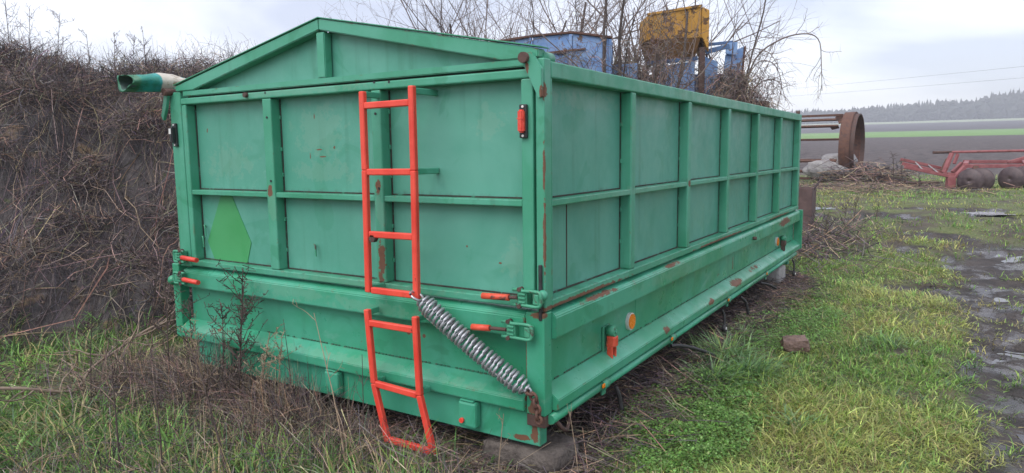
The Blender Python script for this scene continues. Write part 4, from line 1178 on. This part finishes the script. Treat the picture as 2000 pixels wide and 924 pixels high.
# --- left foreground: longer green grass among dead stalks
def keep_l(x, y):
    k = np.where(bank_h(x, y) > .18, 0.0, 1.0) * np.where((x > -.15) | (y > .9), 0, 1)
    k = k * np.where((y > -.28) & (x > -1.75), .12, 1)
    return k * (.2 + .8 * sst(.34, .52, fbm(x * 1.3 + 7, y * 1.3, 25, 3)))
def col_l(x, y): return mixc((G_LUSH, (.10, .20, .05), G_BLUE, G_STRAW, G_MID), (4, 4, 2, 2, 2), len(x))
gl = Pile()
tuft_field(6200, 1.7, 6.5, 30, 80, 10, keep_l, (.09, .22), .0060, .03, col_l, (.4, 1.25), 5, gl)
gl.build('long_grass', M['leaf'], 'long green grass left of the trailer in front of the bank', 'grass')

# --- straw and dead leaf litter round the trailer
def litter(n, xyfn, L, rad, cols, w, pile, lift=.05, flat=.3, K=3):
    x, y = xyfn(n); n = len(x)
    a = rng.uniform(0, 2 * np.pi, n); l = rng.uniform(*L, n); t = np.linspace(-.5, .5, K)[None]
    bend = rng.normal(0, .35, n)[:, None]
    X = x[:, None] + np.cos(a)[:, None] * l[:, None] * t - np.sin(a)[:, None] * l[:, None] * bend * (t ** 2)
    Y = y[:, None] + np.sin(a)[:, None] * l[:, None] * t + np.cos(a)[:, None] * l[:, None] * bend * (t ** 2)
    tilt = rng.normal(0, flat, n)[:, None]
    Z = gz(X, Y) + np.abs(rng.normal(0, lift, n))[:, None] + .006 + np.abs(tilt * l[:, None] * (t + .5)) + rng.normal(0, .006, (n, K))
    P = np.stack([X, Y, Z], -1)
    R_ = rad * rng.uniform(.5, 1.4, n)[:, None] * np.ones((1, K))
    V, q = tubes(P, R_, 3)
    pile.add(V, q, np.repeat(mixc(cols, w, n, jit=.3), K * 3, 0))
lt = Pile()
DC = (B_DARK, B_PUR, B_BRN, B_TAN, B_STRAW)
def strip_side(n):
    y = rng.uniform(-.1, 5.5, n) ; x = rng.normal(-.03, .15, n); k = x > -.6; return x[k], y[k]
litter(7000, strip_side, (.06, .28), .0017, DC, (3, 4, 4, 2, 1.2), lt, .03, .22)
def strip_tail(n):
    x = rng.uniform(-2.3, .15, n); y = rng.normal(-.12, .22, n); return x, y
litter(6000, strip_tail, (.06, .22), .0013, DC, (2, 3, 4, 3.5, 3), lt, .02, .16)
def left_zone(n):
    x, y, _ = polar(n, 1.8, 5.5, 36, 78); k = (bank_h(x, y) < .5) & (y < .4) ; return x[k], y[k]
litter(4200, left_zone, (.06, .26), .0014, DC, (2, 4, 4, 3, 2), lt, .04, .3)
def far_straw(n):
    x = rng.normal(-.1, 1.0, n); y = rng.normal(15.2, 1.0, n); return x, y
litter(1700, far_straw, (.12, .45), .004, DC, (2, 2, 4, 4, 3), lt, .02, .12)
def heap(n):
    a = rng.uniform(0, 2 * np.pi, n); d = np.sqrt(rng.random(n)); return -.55 + 1.1 * d * np.cos(a), 17.2 + .7 * d * np.sin(a)
litter(1300, heap, (.2, .7), .006, DC, (3, 3, 4, 4, 2), lt, .14, .3)
def rear_end(n): return rng.normal(-.1, .35, n), rng.normal(7.6, .8, n)
litter(900, rear_end, (.1, .35), .004, DC, (3, 4, 3, 1, 1), lt, .05, .4)
def standing(n, xyfn, h, rad, w):
    x, y = xyfn(n); n = len(x); K = 5; hh = rng.uniform(*h, n) * (.5 + vnoise(x * 3, y * 3, 18)); t = np.linspace(0, 1, K)[None]
    a = rng.uniform(0, 2 * np.pi, n)[:, None]; ln = np.abs(rng.normal(0, .7, n))[:, None]
    X = x[:, None] + np.cos(a) * hh[:, None] * ln * t ** 1.8 + rng.normal(0, .005, (n, K)); Y = y[:, None] + np.sin(a) * hh[:, None] * ln * t ** 1.8 + rng.normal(0, .005, (n, K))
    Z = gz(x, y)[:, None] + hh[:, None] * (t - .35 * np.minimum(ln, 1.6) * t ** 2.5)
    ok = ~(under(X, Y, .03).any(1))
    V, q = tubes(np.stack([X, Y, Z], -1)[ok], (rad * rng.uniform(.5, 1.4, n)[:, None] * (1 - .6 * t))[ok], 3)
    lt.add(V, q, np.repeat(mixc(DC, w, int(ok.sum()), jit=.3), K * 3, 0))
def tail_base(n):
    x = rng.uniform(-2.75, -.75, n); y = -.06 - np.abs(rng.normal(0, .20, n)); k = rng.random(n) < .35 + .65 * sst(-.9, -1.5, x); return x[k], y[k]
standing(6500, tail_base, (.08, .34), .0015, (3, 4, 5, 4, 2.5))
def left_mix(n):
    x, y, _ = polar(n, 1.9, 5.2, 36, 78); k = (bank_h(x, y) < .4) & (y < .1) & (fbm(x * 1.5, y * 1.5, 83, 3) > .48); return x[k], y[k]
standing(3400, left_mix, (.10, .38), .0017, (4, 5, 4, 2, 1))
def side_base(n): return rng.normal(.02, .09, n), rng.uniform(.1, 5.3, n)
standing(1500, side_base, (.04, .14), .0014, (5, 4, 4, 2, 1))
def block_front(n): return rng.normal(-.12, .22, n), rng.normal(-.02, .07, n)
standing(500, block_front, (.05, .16), .0015, (3, 4, 5, 4, 2))
lt.build('dry_litter', M['stem'], 'dry straw and dead stems around the foot of the trailer', 'straw')

# --- bank: brambles, roots, clods
bp = Pile()
def on_bank(n, lo_=.12, a0=50, a1=82):
    x, y, R_ = polar(n, 3.4, 10, a0, a1); k = (bank_h(x, y) > lo_); return x[k], y[k]
def brambles(n, L, rad, cols, w, arch, K=8, drop=.7):
    x, y = on_bank(n); n = len(x)
    # stems run mostly downhill, which is (.6,-.8), bending as they go
    a = np.where(rng.random(n) < drop, math.atan2(-.8, .6) + rng.normal(0, .55, n), rng.uniform(0, 2 * np.pi, n))
    l = rng.uniform(*L, n); t = np.linspace(0, 1, K)[None]
    cv = rng.normal(0, 1.9, n)[:, None]
    aa = a[:, None] + cv * (t - .5)
    st = l[:, None] / (K - 1)
    X = x[:, None] + np.cumsum(np.cos(aa) * st, 1); Y = y[:, None] + np.cumsum(np.sin(aa) * st, 1)
    X += rng.normal(0, .012, X.shape); Y += rng.normal(0, .012, Y.shape)
    Z = gz(X, Y) + .015 + (arch * rng.random(n))[:, None] * np.sin(np.pi * np.clip(t * 1.05, 0, 1)) * l[:, None] + rng.normal(0, .008, X.shape)
    Z = np.maximum(Z, gz(X, Y) + .006)
    ok = ~(under(X, Y, .06).any(1))
    P = np.stack([X, Y, Z], -1)[ok]
    R_ = (rad * rng.uniform(.5, 1.4, n)[:, None] * (1 - .65 * t))[ok]
    V, q = tubes(P, R_, 3); bp.add(V, q, np.repeat(mixc(cols, w, len(P), jit=.28), K * 3, 0))
brambles(800, (.5, 1.5), .0046, DC, (2, 3, 3, 3.5, 2), .16, 8, .5)
brambles(5600, (.2, .8), .0026, DC, (7, 6, 3, 1.8, .9), .26, 6, .25)
brambles(17500, (.06, .30), .0016, DC, (9, 7, 3, .7, .3), .5, 4, .1)
# upright fine tops along the crest
def crest(n, h, rad, lo_, K=4, a0=50, a1=82):
    x, y = on_bank(n, lo_, a0, a1); n = len(x)
    hh = rng.uniform(*h, n); t = np.linspace(0, 1, K)[None]
    a = rng.uniform(0, 2 * np.pi, n)[:, None]; ln = np.abs(rng.normal(0, .45, n))[:, None]
    X = x[:, None] + np.cos(a) * hh[:, None] * ln * t ** 1.5; Y = y[:, None] + np.sin(a) * hh[:, None] * ln * t ** 1.5
    Z = gz(x, y)[:, None] + hh[:, None] * t
    X += rng.normal(0, .006, X.shape); Y += rng.normal(0, .006, X.shape)
    ok = ~(under(X, Y, .06).any(1))
    V, q = tubes(np.stack([X, Y, Z], -1)[ok], (rad * rng.uniform(.5, 1.3, n)[:, None] * (1 - .7 * t))[ok], 3)
    bp.add(V, q, np.repeat(mixc(DC, (4, 5, 3, 1.5, .6), int(ok.sum()), jit=.28), K * 3, 0))
crest(6500, (.08, .45), .0021, 1.25)
crest(5200, (.04, .20), .0017, .25)
crest(1500, (.10, .35), .0022, 1.3, 6, 60, 82)
def bush(c, rad, n, L, r_, hang=.0):
    c = np.array(c); p = rng.normal(0, 1, (n, 3)); p /= np.linalg.norm(p, axis=1, keepdims=True); p = c + p * np.array(rad) * rng.random((n, 1)) ** .5
    K = 5; d = rng.normal(0, 1, (n, 3)); d[:, 2] = np.abs(d[:, 2]) * .6; P = [p]
    for k in range(K - 1):
        d = d + rng.normal(0, .4, (n, 3)) + np.array((0, 0, -hang)); d /= np.linalg.norm(d, axis=1, keepdims=True)
        P.append(P[-1] + d * (L * rng.uniform(.4, 1.3, n) / K)[:, None])
    V, q = tubes(np.stack(P, 1), r_ * rng.uniform(.5, 1.4, n)[:, None] * np.linspace(1, .5, K)[None], 3)
    bp.add(V, q, np.repeat(mixc(DC, (4, 6, 5, 2, .8), n, jit=.32), K * 3, 0))
for bx, by, br, bn in ((-7.25, 1.2, .42, 1100), (-6.95, 1.5, .38, 900), (-6.7, 1.6, .28, 450), (-6.3, 1.95, .22, 300), (-6.0, 2.1, .20, 260), (-6.55, 1.2, .4, 700), (-5.6, 1.6, .35, 500), (-5.9, .9, .4, 600), (-5.0, 1.3, .3, 400)):
    bush((bx, by, float(gz(bx, by)) + br * .25), (br, br, br * .55), bn, br * 1.1, .0026)
def overhang(n):
    x, y = on_bank(n, .04); k = bank_h(x, y) < .75; x, y = x[k], y[k]; n = len(x)
    k = fbm(x * 2.2, y * 2.2, 64, 3) > .47; x, y = x[k], y[k]; n = len(x)
    return x, y, n
x, y, n = overhang(16000)
bp.add(*blades(x, y, rng.uniform(.10, .30, n), rng.uniform(.003, .0055, n), math.atan2(-.8, .6) + rng.normal(0, .7, n), rng.uniform(.7, 1.3, n), mixc(DC, (1, 2, 5, 4, 2), n, jit=.25), 4))
xs, ys = on_bank(260, .15)
for bx, by in zip(xs, ys):
    if under(np.array(bx), np.array(by), .5) or bx > -3.1: continue
    br = rng.uniform(.10, .30)
    bush((bx, by, float(gz(bx, by)) + br * .3), (br, br, br * .6), int(70 + 260 * br), br * 1.6, .0022, .12)
bp.build('bramble_thicket', M['stem'], 'tangled dry bramble stems covering the earth bank', 'brambles')

# clods and pebbles on the bank and dirt
def clods(n):
    x, y = on_bank(n, .15); n = len(x); s = .008 + .020 * rng.random(n) ** 4
    u = np.array([(1, 0, 0), (-1, 0, 0), (0, 1, 0), (0, -1, 0), (0, 0, 1), (0, 0, -.5)], float)
    f = np.array([(0, 2, 4), (2, 1, 4), (1, 3, 4), (3, 0, 4), (2, 0, 5), (1, 2, 5), (3, 1, 5), (0, 3, 5)])
    k = u[None] * s[:, None, None] * rng.uniform(.55, 1.3, (n, 6, 3))
    a = rng.uniform(0, 6.28, n); c, s_ = np.cos(a)[:, None], np.sin(a)[:, None]
    k = np.stack([k[..., 0] * c - k[..., 1] * s_, k[..., 0] * s_ + k[..., 1] * c, k[..., 2]], -1)
    V = k + np.stack([x, y, gz(x, y) + s * .2], -1)[:, None]
    F = (f[None] + (np.arange(n) * 6)[:, None, None]).reshape(-1, 3)
    tint = np.repeat(mixc(((.06, .045, .04), (.10, .08, .07), (.24, .17, .10), (.30, .28, .26)), (5, 4, 1.2, .5), n, jit=.25), 6, 0)
    me = fast_mesh('soil_clods', V.reshape(-1, 3), None, F, tint=tint)
    tag(link('soil_clods', me, M['stem']), 'loose clods and pebbles on the earth bank', 'soil', kind='stuff')
clods(5200)
st_ = lump('pale_stone', (-4.02, 1.05, 0), (.10, .08, .07), 14, M['paleconcrete'], 2, .2, .5)
st_.location.z = float(gz(-4.02, 1.05)) + .02
tag(st_, 'small pale stone lodged in the earth bank beside the trailer', 'stone')

# --- bare trees and shrubs
class Tree:
    def __init__(s, seed): s.r = np.random.default_rng(seed); s.P = []; s.R = []; s.tr = []; s.trR = []
    def branch(s, p, d, L, r0, lvl, maxl, wob, up, nsub, trunk=False):
        K = 7; P = [np.array(p, float)]; d = np.array(d, float); d /= np.linalg.norm(d)
        for k in range(K - 1):
            d = d + s.r.normal(0, wob, 3) + np.array((0, 0, up)); d /= np.linalg.norm(d)
            P.append(P[-1] + d * L / (K - 1))
        P = np.array(P); R_ = r0 * np.linspace(1, .42 if lvl < maxl else .25, K)
        (s.tr if trunk else s.P).append(P); (s.trR if trunk else s.R).append(R_)
        if lvl >= maxl: return
        for j in range(nsub[lvl]):
            t = s.r.uniform(.22, .98); i = t * (K - 1); a = int(i); q = P[a] + (P[min(a + 1, K - 1)] - P[a]) * (i - a)
            dd = P[min(a + 1, K - 1)] - P[max(a - 1, 0)]; dd /= np.linalg.norm(dd)
            sd = s.r.normal(0, 1, 3); sd -= dd * (sd @ dd); sd /= np.linalg.norm(sd)
            an = s.r.uniform(.45, .95)
            s.branch(q, dd * math.cos(an) + sd * math.sin(an), L * s.r.uniform(.38, .66), max(.0022, R_[a] * .55), lvl + 1, maxl, wob * 1.1, up * .8, nsub)
    def build(s, name, loc, label, cat, group, m1=None, m2=None):
        o = thing(name, loc, label, cat, group)
        c = np.array(loc)
        V, q = tubes(np.array(s.tr), np.array(s.trR), 7); link('trunk', fast_mesh('trunk', V - c, q, smooth=True), m1 or M['bark'], o, loc)
        V, q = tubes(np.array(s.P), np.array(s.R), 4); link('crown', fast_mesh('crown', V - c, q, smooth=True), m2 or M['twig'], o, loc)
        return o
def bare_tree(name, loc, stems, H, r0, seed, label, nsub=(7, 6, 4), lean=(0, 0), spread=.5, wob=.10, up=.05, cat='tree', maxl=3):
    T = Tree(seed); loc = (loc[0], loc[1], float(gz(loc[0], loc[1])) - .05)
    for k in range(stems):
        a = 2 * np.pi * k / stems + T.r.uniform(-.5, .5)
        d = np.array((math.cos(a) * spread + lean[0], math.sin(a) * spread + lean[1], 1.0))
        T.branch(np.array(loc) + np.array((math.cos(a), math.sin(a), 0)) * .12 * (stems > 1), d, H * T.r.uniform(.75, 1.1), r0 * T.r.uniform(.7, 1.1), 0, maxl, wob, up, nsub, True)
    return T.build(name, loc, label, cat, 'bare trees behind the trailer')
bare_tree('bare_tree', (-6.3, 8.9), 7, 3.9, .045, 3, 'many-stemmed bare tree spreading left behind the blue machine body', (8, 7, 5), spread=.55)
bare_tree('bare_tree', (-5.3, 10.4), 4, 4.2, .05, 13, 'bare tree rising directly above the long blue machine body', (7, 6, 4), spread=.35)
bare_tree('bare_tree', (-3.35, 8.95), 6, 3.6, .050, 5, 'dark bare trunks crowded left of the yellow hopper', (6, 5, 3), spread=.22)
bare_tree('bare_tree', (-2.25, 11.3), 2, 3.9, .032, 8, 'slim bare sapling rising right of the yellow hopper', (7, 5, 3), spread=.12)
bare_tree('bare_tree', (-8.2, 9.6), 4, 3.6, .03, 17, 'low bare bush above the left end of the blue machine body', (6, 5, 4), spread=.7)

# arching bramble at the right of the hopper machine
def arching():
    T = Tree(23); loc = np.array((-2.0, 10.6, float(gz(-2.0, 10.6)) - .05))
    mains = [[(-2.0, 10.6, loc[2]), (-1.95, 10.6, 1.6), (-1.75, 10.68, 2.6), (-1.35, 10.75, 2.95), (-.95, 10.85, 3.04), (-.72, 10.92, 2.92), (-.66, 10.9, 2.5), (-.63, 10.88, 2.05)],
             [(-2.05, 10.55, loc[2]), (-2.0, 10.5, 1.7), (-1.7, 10.5, 2.5), (-1.4, 10.55, 2.55), (-1.25, 10.6, 2.2), (-1.3, 10.6, 1.8)],
             [(-2.1, 10.6, loc[2]), (-2.1, 10.6, 1.9), (-1.85, 10.6, 2.75), (-1.5, 10.65, 2.75), (-1.3, 10.7, 2.45)],
             [(-2.0, 10.7, loc[2]), (-2.0, 10.7, 1.5), (-1.7, 10.8, 2.2), (-1.35, 10.8, 2.25), (-1.2, 10.8, 1.9)]]
    for k, mp in enumerate(mains):
        P = spline(mp, 28); R_ = np.linspace(.020 if k == 0 else .014, .005, 28)
        for j in range(4): T.tr.append(P[j * 7:j * 7 + 7]) if j == 3 else T.tr.append(P[j * 7:j * 7 + 7]); T.trR.append(R_[j * 7:j * 7 + 7])
        for j in range(3):
            seg = np.linspace(P[j * 7 + 6], P[j * 7 + 7], 7); T.tr.append(seg); T.trR.append(np.full(7, R_[j * 7 + 6]))
        for j in range(16 if k == 0 else 12):
            i = T.r.integers(9, 27); d = T.r.normal(0, 1, 3); d[2] -= .35
            T.branch(P[i], d, T.r.uniform(.15, .55), .006, 2, 3, .16, -.04, (0, 0, 4))
    T.build('arching_bramble', tuple(loc), 'long bramble arching over and hanging down right of the hopper machine', 'bramble', None, M['twig'], M['twig'])
arching()

# vine tangle smothering the machines
vt = Pile()
def tangle(c, rad, n, L, r_, hang=.3):
    c = np.array(c); p = rng.normal(0, 1, (n, 3)); p /= np.linalg.norm(p, axis=1, keepdims=True); p = c + p * np.array(rad) * rng.random((n, 1)) ** .45
    K = 9; d = rng.normal(0, 1, (n, 3)); P = [p]
    for k in range(K - 1):
        d = d + rng.normal(0, .55, (n, 3)) + np.array((0, 0, -hang)) ; d /= np.linalg.norm(d, axis=1, keepdims=True)
        P.append(P[-1] + d * (L * rng.uniform(.5, 1.3, n) / K)[:, None])
    P = np.stack(P, 1)
    V, q = tubes(P, r_ * rng.uniform(.5, 1.4, n)[:, None] * np.linspace(1, .5, K)[None], 3)
    vt.add(V, q, np.repeat(mixc((B_PUR, B_BRN, B_TAN, (.21, .16, .14)), (2, 3, 3, 4), n, jit=.25), K * 3, 0))
tangle((-1.95, 10.0, 2.15), (.38, .25, .42), 520, .8, .0052)
tangle((-1.75, 10.3, 1.8), (.45, .3, .35), 380, .8, .0052)
tangle((-1.45, 10.5, 2.2), (.25, .2, .5), 90, .7, .004)
tangle((-3.35, 8.85, 2.3), (.35, .3, .6), 420, .9, .0052)
tangle((-2.85, 9.1, 2.4), (.5, .08, .45), 240, .9, .0046)
tangle((-2.9, 9.15, 3.1), (.5, .08, .35), 120, .7, .004)
tangle((-4.0, 7.95, 2.6), (.8, .15, .25), 90, .8, .0042)
vt.build('vine_tangle', M['stem'], 'dense tangle of dry vines over the machines behind the trailer', 'vines')

# --- single dead weeds
def weed(loc, h, lean, seed, mat, label, shoots=9, fuzz=6, r0=.0038, curve=.12, group='dead weed stalks'):
    r = np.random.default_rng(seed); z0 = float(gz(loc[0], loc[1])) - .01
    base = np.array((loc[0], loc[1], z0)); o = thing('dead_weed', tuple(base), label, 'weed', group)
    K = 10; t = np.linspace(0, 1, K)[:, None]
    P = base + np.array((lean[0], lean[1], 0)) * h * t ** 1.4 + np.array((0, 0, h)) * t + np.cumsum(r.normal(0, curve * h / 60, (K, 3)), 0) * (t > 0)
    tube_obj('stem', P, np.linspace(r0, r0 * .4, K), mat, o, 6)
    S = []; SR = []; F = []
    for j in range(shoots):
        i = r.uniform(.28, .97) * (K - 1); a = int(i); p = P[a] + (P[a + 1] - P[a]) * (i - a)
        q = r.uniform(0, 6.28); d = np.array((math.cos(q) * .6, math.sin(q) * .6, r.uniform(.4, 1.0))); L = h * r.uniform(.14, .36) * (1.15 - i / K * .6)
        pts = [p]
        for k in range(5): d = d + r.normal(0, .14, 3); d /= np.linalg.norm(d); pts.append(pts[-1] + d * L / 5)
        S.append(pts); SR.append(np.linspace(r0 * .46, r0 * .2, 6))
        for f in range(fuzz):
            b = np.array(pts[r.integers(1, 6)]); e = r.normal(0, 1, 3); e[2] += .5; e /= np.linalg.norm(e); l2 = r.uniform(.008, .032) * (h / .6)
            F.append([b + e * l2 * x for x in np.linspace(0, 1, 6)]); F_r = r0 * .26
            S.append(F[-1]); SR.append(np.linspace(F_r, F_r * 1.5, 6))
    if S:
        V, q = tubes(np.array(S), np.array(SR), 3); link('side_shoots', fast_mesh('side_shoots', V - base, q), mat, o, tuple(base))['kind'] = 'stuff'
DW, TW = M['darkweed'], M['tanweed']
weed((-1.80, -.12), .80, (.10, .02), 1, DW, 'tallest bushy dark weed in front of the lower left tailgate', 26, 12, .0062)
weed((-1.95, -.10), .55, (-.10, .1), 2, DW, 'dark branched weed left of the tallest one before the tailgate', 18, 11, .0052)
weed((-1.60, -.16), .52, (.22, .02), 3, TW, 'brown twiggy weed right of the tallest one before the tailgate', 18, 11, .005)
weed((-1.70, -.20), .62, (.12, .0), 51, DW, 'wispy dark weed just right of the tallest before the tailgate', 22, 12, .0046)
weed((-1.48, -.14), .48, (.10, .05), 52, TW, 'pale wispy weed between the tallest weed and the lower ladder', 20, 12, .0042)
weed((-1.88, -.26), .50, (-.12, .0), 53, TW, 'pale wispy weed in front of the tallest one', 18, 12, .0042)
weed((-2.12, -.16), .60, (-.06, .03), 54, DW, 'dark wispy weed under the left latches', 20, 11, .0046)
weed((-1.52, -.90), .50, (-.08, .05), 4, DW, 'dark bare stalk at the bottom left edge among the grass', 4, 3, .0052)
weed((-1.38, -.80), .46, (-.06, .02), 5, DW, 'second dark stalk from the left at the bottom among the grass', 4, 3, .0048)
weed((-1.16, -.66), .64, (-.38, .0), 6, DW, 'dark stalk leaning left in the bottom foreground', 5, 4, .0058)
weed((-.72, -.40), .70, (-.38, .15), 7, TW, 'thin tan stem leaning left in front of the lower tailgate', 4, 2, .0036)
weed((-.86, -.16), .50, (.03, .0), 8, DW, 'thin dark stalk standing behind the lower ladder', 3, 3, .0032)
weed((-1.42, -.08), .56, (-.08, .0), 9, DW, 'thin dark stalk with drooping tip left of the lower ladder', 2, 2, .0034)
weed((-1.32, -.06), .36, (.0, .0), 10, DW, 'short dark stalk left of the lower ladder', 2, 2, .0032)
weed((-2.30, -.20), .75, (-.05, .05), 11, DW, 'dark branched weed beside the left rear corner of the trailer', 12, 8, .005)
weed((-2.75, -.05), .80, (.05, .1), 12, DW, 'dark weed standing left of the trailer corner before the bank', 10, 8, .005)
weed((-2.45, -.55), .62, (.15, .0), 13, DW, 'brown branched weed in the grass left of the trailer corner', 9, 7, .0045)
weed((.10, .10), .30, (-.2, .1), 14, TW, 'small tan stem curling beside the near corner block', 3, 2, .003)
weed((-.16, -.12), .34, (.1, .0), 15, TW, 'small tan stem hanging in front of the near corner block', 4, 2, .003)
for k, (x, y, h) in enumerate(((-.10, 8.05, .36), (.16, 8.9, .42), (.02, 9.1, .36), (.42, 9.3, .30))):
    weed((x, y), h, (.1, 0), 20 + k, DW, ['brown dead weed right beside the rusty box', 'tallest brown weed in the wet ground past the rusty box', 'brown weed in the wet ground behind the rusty box', 'rightmost brown weed in the wet ground past the rusty box'][k], 12, 8, .006)
for k, (x, y, h) in enumerate(((.25, 15.6, .75), (.42, 15.7, .62), (.75, 15.6, .5))):
    weed((x, y), h, (-.05, 0), 30 + k, DW, ['tallest black weed by the slatted iron harrow', 'middle black weed by the slatted iron harrow', 'rightmost black weed by the slatted iron harrow'][k], 9, 5, .010)
crests = [(-7.2, 1.22, 1.0), (-7.15, 1.38, .85), (-6.85, 1.5, .75), (-6.6, 1.72, .55), (-6.45, 1.9, .5), (-6.3, 2.0, .55), (-6.1, 2.05, .5), (-7.3, 1.1, .8)]
names = ['tallest dead stalk on the bank at the far left', 'branched dead stalk on the bank next to the tallest', 'dead stalk on the bank a little left of its middle', 'feathery dead stalk in the middle of the bank top', 'dead stalk on the bank just left of the tarpaulin', 'feathery dead stalk rising above the tarpaulin end', 'dead stalk behind the tarpaulin end on the bank', 'dead stalk on the bank at the picture edge']
for k, (x, y, h) in enumerate(crests):
    weed((x, y), h, (.12 * (k % 3 - 1), .05), 40 + k, DW, names[k], 13, 8, .0048)

# fallen bare branch in the left foreground
def fallen():
    r = np.random.default_rng(5); o = thing('fallen_branch', (-2.8, -.5, -.2), 'bleached bare branch lying in the grass left of the trailer', 'branch')
    g = lambda x, y, dz: (x, y, float(gz(x, y)) + dz)
    main = spline([g(-2.72, .12, .36), g(-2.72, -.05, .34), g(-2.76, -.22, .26), g(-2.80, -.36, .18), g(-2.74, -.50, .08), g(-2.78, -.72, .14), g(-2.9, -.95, .20)], 26)
    tube_obj('limb', main, np.linspace(.006, .010, 26), M['paleTwig'], o, 7)
    for k in range(22):
        i = r.integers(2, 24); p = main[i]; d = r.normal(0, 1, 3); d[2] = abs(d[2]) * .5 - .15; d /= np.linalg.norm(d); L = r.uniform(.12, .5); pts = [p]
        for j in range(5):
            d = d + r.normal(0, .28, 3); d[2] -= .05; d /= np.linalg.norm(d); q = pts[-1] + d * L / 5
            q[2] = max(q[2], float(gz(q[0], q[1])) + .02); pts.append(q)
        tube_obj('twig', spline(pts, 10), np.linspace(.0052, .0024, 10), M['paleTwig'], o, 5)
fallen()

# ------------------------------------------------------------------ haze over the fields
def haze():
    bm = bmesh.new(); bmesh.ops.create_cube(bm, size=1, matrix=Matrix.Translation((0, 0, 23.2)) @ Matrix.Diagonal((1480, 1480, 49.2, 1)))
    mt = bpy.data.materials.new('haze_air'); mt.use_nodes = True; n = mt.node_tree.nodes
    n.remove(n['Principled BSDF'])
    v = n.new('ShaderNodeVolumePrincipled'); v.inputs['Color'].default_value = (.88, .92, 1.0, 1); v.inputs['Density'].default_value = .0015
    mt.node_tree.links.new(v.outputs[0], n['Material Output'].inputs['Volume'])
    tag(link('haze', bm_mesh(bm, 'haze'), mt), 'thin grey winter haze over the fields', 'haze', kind='stuff')
haze()
